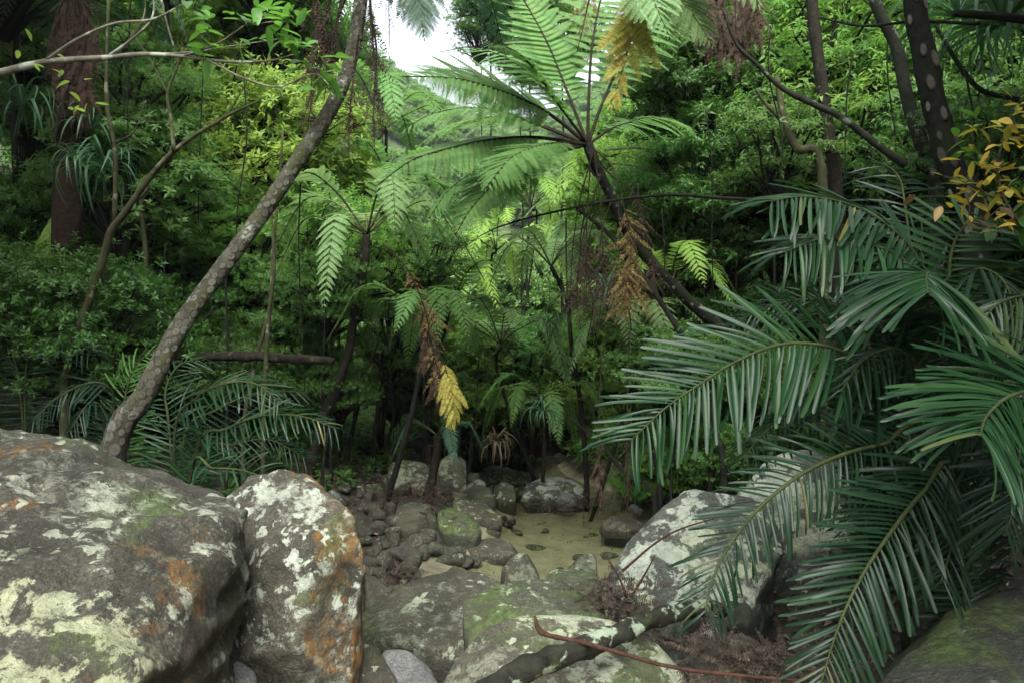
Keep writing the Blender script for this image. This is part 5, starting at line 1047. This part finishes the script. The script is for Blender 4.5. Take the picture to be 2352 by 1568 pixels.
stem('fallen_log', [(765, 828, 6.2), (680, 824, 6.3), (560, 818, 6.4), (430, 820, 6.6), (360, 826, 6.8)], [.036, .045, .047, .04, .03], 'bark_brown', 'horizontal dead log with a sawn pale end behind the leaning trunk', 'log', rough=.35, n=50, seg=12, freq=9)
stem('dead_branch', [(160, 850, 6.4), (260, 832, 6.5), (380, 828, 6.6), (470, 840, 6.6)], [.02, .022, .016, .01], 'bark_grey', 'thin dead branch lying behind the foot of the leaning trunk', 'branch')
stem('mossy_dead_branch', [(150, 880, 6.2), (250, 868, 6.2), (340, 848, 6.3), (400, 828, 6.4)], [.02, .024, .02, .014], 'bark_dark', 'dark dead branch sloping below the thin dead branch on the left', 'branch')
for i, (pts, rad, mt, lab) in enumerate([
    ([(560, 980, 6.5), (585, 840, 6.5), (620, 700, 6.5), (628, 560, 6.5), (640, 440, 6.6), (650, 300, 6.7)], [.03, .026, .022, .014], 'bark_tan', 'slender tan stem right of the leaning trunk crossing the dead log'),
    ([(605, 960, 6.3), (610, 850, 6.3), (618, 720, 6.3), (630, 610, 6.3), (622, 480, 6.4)], [.034, .03, .026, .016], 'bark_tan', 'thicker brown stem beside the slender tan stem'),
    ([(520, 970, 6.6), (523, 840, 6.6), (520, 700, 6.6), (515, 600, 6.6)], [.02, .018, .014], 'bark_dark', 'black thin stem in front of the dead log'),
    ([(330, 880, 7), (320, 700, 7), (335, 600, 7), (325, 470, 7), (345, 400, 7)], [.04, .036, .032, .02], 'bark_tan', 'bent stem left of the leaning trunk at mid height'),
    ([(255, 800, 6.5), (245, 690, 6.5), (240, 600, 6.5), (255, 540, 6.5)], [.018, .016, .012], 'bark_grey', 'wavy grey stem below the crooked sapling'),
    ([(415, 560, 11), (420, 450, 11), (420, 350, 11), (428, 250, 11)], [.08, .07, .06], 'bark_pale', 'pale straight trunk in the bright wood left of the leaning trunk'),
    ([(505, 560, 11.5), (505, 450, 11.5), (512, 360, 11.5)], [.07, .06, .05], 'bark_pale', 'second pale trunk in the bright wood left of the leaning trunk'),
    ([(445, 560, 10.5), (440, 470, 10.5), (445, 380, 10.5)], [.05, .045, .03], 'bark_pale', 'thin pale trunk between the two pale trunks'),
    ([(800, 1040, 9), (830, 900, 9), (845, 850, 9), (870, 780, 9.2)], [.05, .04, .03, .02], 'bark_dark', 'dark stem leaning between the two fern trunks'),
    ([(1078, 1080, 11), (1085, 980, 11), (1095, 900, 11)], [.05, .045, .03], 'bark_dark', 'dark stem behind the tall boulder'),
    ([(860, 1000, 10), (872, 900, 10), (880, 780, 10)], [.05, .04, .03], 'bark_dark', 'dim stem behind the straight fern trunk'),
    ([(740, 1110, 7.2), (745, 1040, 7.2), (760, 960, 7.2)], [.03, .025, .02], 'bark_dark', 'dim thin stem right of the glossy palm')]):
    stem('stem', pts, rad, mt, lab, 'tree', ground=True)
# right-hand trunks
rt, rtt, rtp = stem('scarred_tree', [(2235, 520, 5.2), (2190, 400, 5.2), (2155, 280, 5.2), (2125, 140, 5.2), (2100, 0, 5.2), (2085, -120, 5.2)], [.16, .135, .125, .115, .105, .1], 'bark_dark', 'thick black trunk with oval pale scars at the upper right', 'tree', n=50, seg=16, ground=True)
scars(rtt, rtp, [.108, .094, .086, .079], 34, 0.34, 21, span=2.6, flat=.5, tall=1.7, lift=1.05)
stem('slanting_tree', [(2150, 430, 6.0), (2120, 340, 6.0), (2085, 230, 6.0), (2060, 110, 6.0), (2020, 30, 6.0), (1985, -60, 6.0)], [.10, .085, .075, .065, .06], 'bark_grey', 'slim grey trunk left of the black scarred trunk', 'tree', ground=True)
stem('slope_tree', [(1920, 450, 7.5), (1905, 330, 7.5), (1890, 210, 7.5), (1870, 60, 7.5), (1860, -80, 7.5)], [.12, .10, .09, .08], 'bark_brown', 'brown upright trunk in the leaves of the right slope', 'tree', ground=True)
stem('forked_tree', [(1890, 420, 7), (1830, 340, 7), (1800, 270, 7), (1785, 180, 7)], [.075, .065, .055, .04], 'bark_tan', 'tan trunk bending up left beside the brown upright trunk', 'tree', ground=True, twigs=[([(1800, 280, 7), (1760, 240, 7), (1735, 205, 7)], [.035, .025, .02])])
stem('swooping_branch', [(2080, 380, 5.6), (2010, 330, 5.6), (1940, 275, 5.6), (1880, 245, 5.6), (1800, 205, 5.6), (1735, 145, 5.6), (1690, 100, 5.6), (1660, 20, 5.6)], [.045, .04, .036, .032, .026, .02, .012], 'bark_grey', 'long grey branch swooping down to the right from the hanging dead fronds', 'branch', n=40)
stem('top_branch', [(2500, 70, 4.8), (2352, 45, 4.8), (2190, 30, 4.8)], [.05, .045, .035], 'bark_dark', 'dark branch stub entering at the top right edge', 'branch')
stem('thin_branch', [(2250, 55, 5.0), (2100, 50, 5.4), (1980, 60, 5.6), (1880, 40, 5.8)], [.018, .016, .01], 'bark_dark', 'thin dark branch crossing behind the scarred trunk', 'branch')
stem('slope_limb', [(2340, 230, 5.6), (2250, 205, 5.7), (2190, 130, 5.8), (2150, 60, 5.9)], [.03, .026, .02], 'bark_dark', 'dark limb slanting up left at the right edge', 'branch')
stem('grey_limb', [(1870, 480, 7.6), (1760, 462, 7.4), (1650, 455, 7.2), (1540, 448, 7.1), (1400, 462, 7.0), (1260, 490, 7.0), (1150, 520, 7.0), (1080, 555, 7.0)], [.03, .028, .026, .024, .02, .015, .010, .005], 'bark_dark', 'long thin dark limb sweeping left beneath the main fern crown', 'branch', n=44)
stem('crooked_limb', [(1640, 380, 9), (1580, 360, 9), (1520, 345, 9), (1460, 340, 9), (1390, 345, 9)], [.035, .035, .03, .024, .014], 'bark_pale', 'crooked pale limb just right of the main fern crown', 'branch')
stem('lower_crooked_limb', [(1680, 410, 9), (1590, 392, 9), (1520, 400, 9), (1450, 380, 9), (1390, 375, 9)], [.034, .03, .028, .02, .012], 'bark_pale', 'second crooked limb below the one right of the main fern crown', 'branch')
stem('dark_pole', [(1630, 880, 7), (1560, 760, 7), (1480, 640, 7.1), (1400, 540, 7.2), (1325, 478, 7.3)], [.05, .045, .04, .035, .03], 'bark_dark', 'dark leaning pole crossing just below the main fern trunk', 'tree', ground=True)
stem('leaning_dark_stem', [(1500, 1130, 7.4), (1440, 1090, 7.6), (1380, 1020, 8), (1310, 960, 8.4)], [.04, .035, .03, .02], 'bark_dark', 'dark stem arching from the right bank over the back of the pool', 'tree', ground=True)
stem('dark_sapling', [(1515, 1110, 7.6), (1500, 1040, 7.8), (1480, 980, 8), (1440, 900, 8.2)], [.05, .045, .035, .025], 'bark_dark', 'dark curved stem on the right bank behind the big palm frond', 'tree', ground=True)
stem('dark_sapling', [(1660, 1050, 6.4), (1620, 960, 6.6), (1600, 880, 6.8)], [.05, .045, .03], 'bark_dark', 'black stem in the shade beneath the long arching frond', 'tree', ground=True)
# foreground log with lichen rosettes and the fallen red stalk
fl, flt, flp = stem('lichen_log', [(1060, 1640, 2.55), (1140, 1570, 2.6), (1260, 1515, 2.68), (1380, 1470, 2.8), (1500, 1420, 3.0), (1600, 1395, 3.2), (1660, 1400, 3.35)], [.05, .048, .046, .044, .042, .04, .034], 'bark_lichen', 'dark fallen log crusted with pale lichen spots lying across the pale dome', 'log', n=90, seg=16, rough=.45, freq=14)
fs, _, _ = stem('fallen_stalk', [(1228, 1412, 2.85), (1238, 1445, 2.82), (1262, 1458, 2.78), (1340, 1475, 2.7), (1430, 1500, 2.6), (1550, 1532, 2.5), (1700, 1550, 2.42), (1850, 1562, 2.4)], [.004, .012, .010, .009, .008, .007, .006, .005], 'redstem', 'broken red-brown frond stalk lying over the lichened log', 'frond stalk', n=60, rough=.3, freq=30)
frond_parts(fs, [P(1430, 1500, 2.6), P(1550, 1532, 2.5), P(1700, 1550, 2.42), P(1850, 1562, 2.4)], 14, .16, 'dead', 'redstem', .006, tmpl=PT_BARE, name='dead_frond', seed=401, hang=1.2, start=.1)
for i, (pts, lab) in enumerate([([(1440, 1370, 3.6), (1420, 1320, 3.6), (1395, 1280, 3.6)], 'bare twig standing left of the lichen-spotted boulder'), ([(1450, 1370, 3.5), (1480, 1320, 3.5), (1505, 1275, 3.5)], 'curved bare twig leaning on the lichen-spotted boulder'), ([(1430, 1310, 3.9), (1500, 1250, 3.9), (1560, 1215, 3.9), (1640, 1190, 3.9)], 'thin dead vine crossing the lichen-spotted boulder')]):
    stem('twig', pts, [.008, .006, .004], 'redstem', lab, 'twig', n=14, seg=5)

VT = [(300, 0, 300, 420, 6.8), (470, 40, 455, 520, 7.4), (560, 180, 552, 640, 7.0), (690, 420, 700, 900, 7.6), (900, 640, 905, 1040, 9.5), (1345, 480, 1350, 780, 7.2), (1300, 500, 1310, 820, 7.6), (1465, 420, 1450, 760, 7.4), (1520, 480, 1515, 900, 7.8), (1620, 250, 1640, 700, 8.0), (1770, 60, 1790, 430, 6.4), (1960, 120, 1940, 420, 6.8), (2040, 60, 2055, 430, 6.9), (740, 560, 735, 980, 7.5), (380, 560, 372, 900, 6.8), (1435, 900, 1445, 1150, 8.4), (1100, 820, 1110, 1080, 10.2), (2220, 180, 2240, 520, 5.6)]
for i, (x1, y1, x2, y2, Yd) in enumerate(VT):
    r = random.Random(i + 400); w = lambda: r.uniform(-14, 14)
    m_ = sorted(MARKS, key=lambda m: (m[1] - (x1 + x2) / 2) ** 2 + (m[2] - (y1 + y2) / 2) ** 2)[0]
    side = 'left' if (x1 + x2) / 2 < m_[1] else 'right'
    stem('vine', [(x1, y1, Yd), (x1 * .7 + x2 * .3 + w(), y1 * .7 + y2 * .3, Yd), (x1 * .3 + x2 * .7 + w(), y1 * .3 + y2 * .7, Yd), (x2, y2, Yd)], [.009, .007, .006], 'bark_dark', ['thin dark vine', 'slack brown vine', 'wiry hanging vine'][i % 3] + ' hanging just ' + side + ' of ' + m_[0], 'vine', n=16, seg=5, rough=.2, group='hanging vines')

# ------------------------------------------------------------------ strap-leaved clumps
def strap_T(seed):
    r = random.Random(seed); V, F = [], []; n = 8; w = .035
    for i in range(n + 1):
        t = i / n; y = math.sin(t * 1.9) / 1.9 * 1.1; z = .35 * t - 1.0 * t ** 2.4 * r.uniform(.85, 1.0) if i else 0
        q = min(1, .5 + t * 2) * (1 - t ** 3) + .02; V += [(-w / 2 * q, y, z + .006), (0, y, z), (w / 2 * q, y, z + .006)]
    for i in range(n):
        for k in (0, 1):
            a, b, c, d = i * 3 + k, i * 3 + k + 1, i * 3 + k + 4, i * 3 + k + 3; F += [(a, b, c), (a, c, d)]
    return np.array(V), np.array(F)
ST = [strap_T(k) for k in range(3)]; SM = [mesh_np('strap_leaf_%d' % i, *t, True, G['strap']) for i, t in enumerate(ST)]
for i, (px, py, Y, n, s, mt, lab) in enumerate([(52, 245, 6.6, 46, .62, 'strap', 'strap-leaved clump drooping at the left edge below the pale branch'), (205, 300, 6.8, 30, .5, 'strap', 'strap-leaved tuft at the right of the shaggy trunk'), (240, 385, 6.2, 50, .55, 'strap', 'strap-leaved clump hanging below the shaggy trunk'), (175, 380, 6.4, 30, .45, 'strap', 'small strap-leaved tuft left of the hanging clump'),
      (1250, 945, 8.0, 36, .42, 'strap', 'strap-leaved tuft over the low tree fern by the pool'), (1395, 670, 8.2, 40, .5, 'strap', 'strap-leaved tuft under the dead fronds of the main fern'), (1260, 740, 8.6, 34, .45, 'strap', 'spiky strap-leaved tuft in the middle of the gully'), (1140, 1015, 11, 40, .55, 'straw', 'tuft of dry straw-coloured leaves behind the pool'), (2300, 60, 5.6, 60, .9, 'strap', 'long grass-like clump hanging from the bank at the top right'), (2200, 40, 6.2, 50, .9, 'strap', 'grass-like clump on the bank behind the scarred trunk')]):
    c = P(px, py, Y); root = thing('strap_leaf_plant', c, lab, 'plant'); r = random.Random(i)
    for k in range(n):
        o = link('leaf', r.choice(SM), root, G[mt]); o.rotation_euler = (R(r.uniform(-25, 60)), R(r.uniform(-20, 20)), r.uniform(0, 6.283)); sc = s * r.uniform(.7, 1.2); o.scale = (sc * 1.2, sc, sc)

# yellow-leaved bush at the right edge
yb, _, _ = stem('yellow_leaf_bush', [(2420, 620, 3.2), (2330, 500, 3.2), (2290, 400, 3.2), (2310, 300, 3.2)], [.014, .011, .008, .004], 'bark_tan', 'bush with yellow and orange leaves at the right edge above the palm', 'bush', n=20, seg=6, ground=True, twigs=[([(2320, 480, 3.2), (2240, 430, 3.15), (2170, 405, 3.1)], [.007, .005, .003]), ([(2295, 410, 3.2), (2250, 350, 3.15), (2230, 310, 3.1)], [.006, .004, .002]), ([(2330, 500, 3.2), (2300, 480, 3.1), (2270, 500, 3.05)], [.006, .004, .002])])
leaves_on(yb, [(2180, 405, 3.1), (2225, 395, 3.1), (2250, 430, 3.15), (2290, 340, 3.2), (2320, 290, 3.2), (2330, 370, 3.2), (2310, 430, 3.2), (2345, 320, 3.2), (2260, 330, 3.15), (2340, 260, 3.2), (2285, 490, 3.1), (2345, 440, 3.2)], 130, .072, 'autumn', 30, 15, .15)
leaves_on(yb, [(2250, 330, 3.3), (2230, 420, 3.3), (2330, 520, 3.3), (2350, 470, 3.3)], 45, .095, 'dark', 34, 16)
leaves_on(yb, [(2085, 470, 3.1), (2225, 500, 3.1), (2230, 445, 3.1), (2285, 500, 3.1)], 9, .08, 'ochre', 10, 17, .6)

# ------------------------------------------------------------------ ground litter and ground cover (uncountable)
def scatter(name, n, area, T, TF, size, mat, seed, lift=.01, tilt=.4, kind='stuff', fn=None, label=None):
    r = np.random.default_rng(seed); x = r.uniform(area[0], area[1], n); y = r.uniform(area[2], area[3], n); z = H(x, y)
    keep = z > .03
    if fn: keep &= fn(x, y, z)
    x, y, z = x[keep], y[keep], z[keep]; m = len(x)
    ax = np.stack([r.normal(0, tilt, m), r.normal(0, tilt, m), np.ones(m)], 1); fr = frames_from_axis(ax, r.uniform(0, 6.28, m)) * (size * r.uniform(.6, 1.3, m))[:, None, None]
    g = Geo(); g.inst(T, TF, fr, np.stack([x, y, z + lift], 1)); o = link(name, g.mesh(name, False, G[mat])); tag(o, label, kind=kind); return o
LT1 = leaf_T(.4, .25, .12)
scatter('leaf_litter', 9000, (1.2, 5, 2.0, 8), *LT1, .07, 'litter', 1, .012, .35)
scatter('leaf_litter', 9000, (-7, -1.0, 4, 12), *LT1, .07, 'litter', 2, .012, .35)
scatter('leaf_litter', 5000, (-4, 4, 9, 16), *LT1, .07, 'litter', 3, .012, .35)
sp_ = sprig(900, 7, leaf_T(.4, .15), .09, .1, (10, 60))
scatter('ground_cover', 2600, (-9, -1.9, 4.5, 14), *sp_, 1.3, 'dark', 4, .02, .3, fn=lambda x, y, z: z > .35)
scatter('ground_cover', 2200, (2.2, 9, 4.5, 14), *sp_, 1.3, 'mid', 5, .02, .3)
scatter('ground_cover', 9000, (-8, 8, 10.4, 24), *sp_, 1.7, 'bright', 6, .02, .3, fn=lambda x, y, z: z > .12)
r_ = np.random.default_rng(77); m_ = 70; x_ = r_.uniform(-.4, 1.8, m_); y_ = r_.uniform(6.3, 9.3, m_)
g_ = Geo(); g_.inst(*LT1, frames_from_axis(np.stack([r_.normal(0, .05, m_), r_.normal(0, .05, m_), np.ones(m_)], 1), r_.uniform(0, 6.28, m_)) * (.06 * r_.uniform(.6, 1.2, m_))[:, None, None], np.stack([x_, y_, np.full(m_, .012)], 1))
tag(link('floating_leaves', g_.mesh('floating_leaves', False, G['litter'])), kind='stuff')
# rusty fern rubble caught between the boulders
def rubble(c, n, rad, label, seed, flat=.35, mat='dead'):
    r = np.random.default_rng(seed); g = Geo(); M, L = [], []
    for i in range(n):
        d = unit(np.array([r.normal(), r.normal(), r.normal(0, .5)])); z = unit(np.cross(d, r.normal(0, 1, 3))); x = np.cross(d, z); s = r.uniform(.12, .26)
        M.append(np.stack([x, d, z], 1) * s); L.append(np.array(c) + r.normal(0, 1, 3) * rad * np.array([1, 1, flat]))
    T = PT_DEAD[1]; g.inst(T[0], T[1], np.array(M), np.array(L)); tag(link('fern_rubble', g.mesh('fern_rubble', False, G[mat])), label, kind='stuff')
G['rust'] = plain_var('rusty_fern', [(0.0, (0.01354, 0.0096, 0.0064)), (0.6, (0.03384, 0.0216, 0.0136)), (1.0, (0.06392, 0.0448, 0.0288))], .9)
rubble(P(1420, 1370, 3.75), 90, .09, None, 1, .6, 'rust'); rubble(P(1690, 1500, 2.85), 60, .10, None, 2, .25, 'rust'); rubble(P(1780, 1540, 2.75), 60, .12, None, 3, .2, 'rust'); rubble(P(900, 1325, 5.6), 60, .12, None, 4, .3, 'rust'); rubble(P(1330, 1150, 9.2), 80, .4, None, 5, .12, 'dead'); rubble(P(960, 1145, 8.0), 120, .35, None, 6, .3, 'dead'); rubble(P(1000, 1185, 7.6), 70, .12, None, 7, 1.2, 'dead_dark')

# ------------------------------------------------------------------ valley haze
def make_haze():
    bm = bmesh.new(); bmesh.ops.create_cube(bm, size=1.0); me = bpy.data.meshes.new('haze'); bm.to_mesh(me); bm.free()
    m = bpy.data.materials.new('valley_haze'); m.use_nodes = True; nt = m.node_tree; nt.nodes.clear()
    out = nt.nodes.new('ShaderNodeOutputMaterial'); v = nt.nodes.new('ShaderNodeVolumePrincipled')
    v.inputs['Color'].default_value = (0.86, 0.92, 1.0, 1); v.inputs['Density'].default_value = 0.0005; v.inputs['Anisotropy'].default_value = 0.2
    nt.links.new(v.outputs[0], out.inputs['Volume']); me.materials.append(m)
    o = bpy.data.objects.new('haze', me); COL.objects.link(o)
    o.location = (0, 85, 48); o.scale = (236, 240, 102); tag(o, kind='stuff')
make_haze()
cy.volume_bounces = 0; cy.volume_step_rate = 4; cy.volume_max_steps = 64
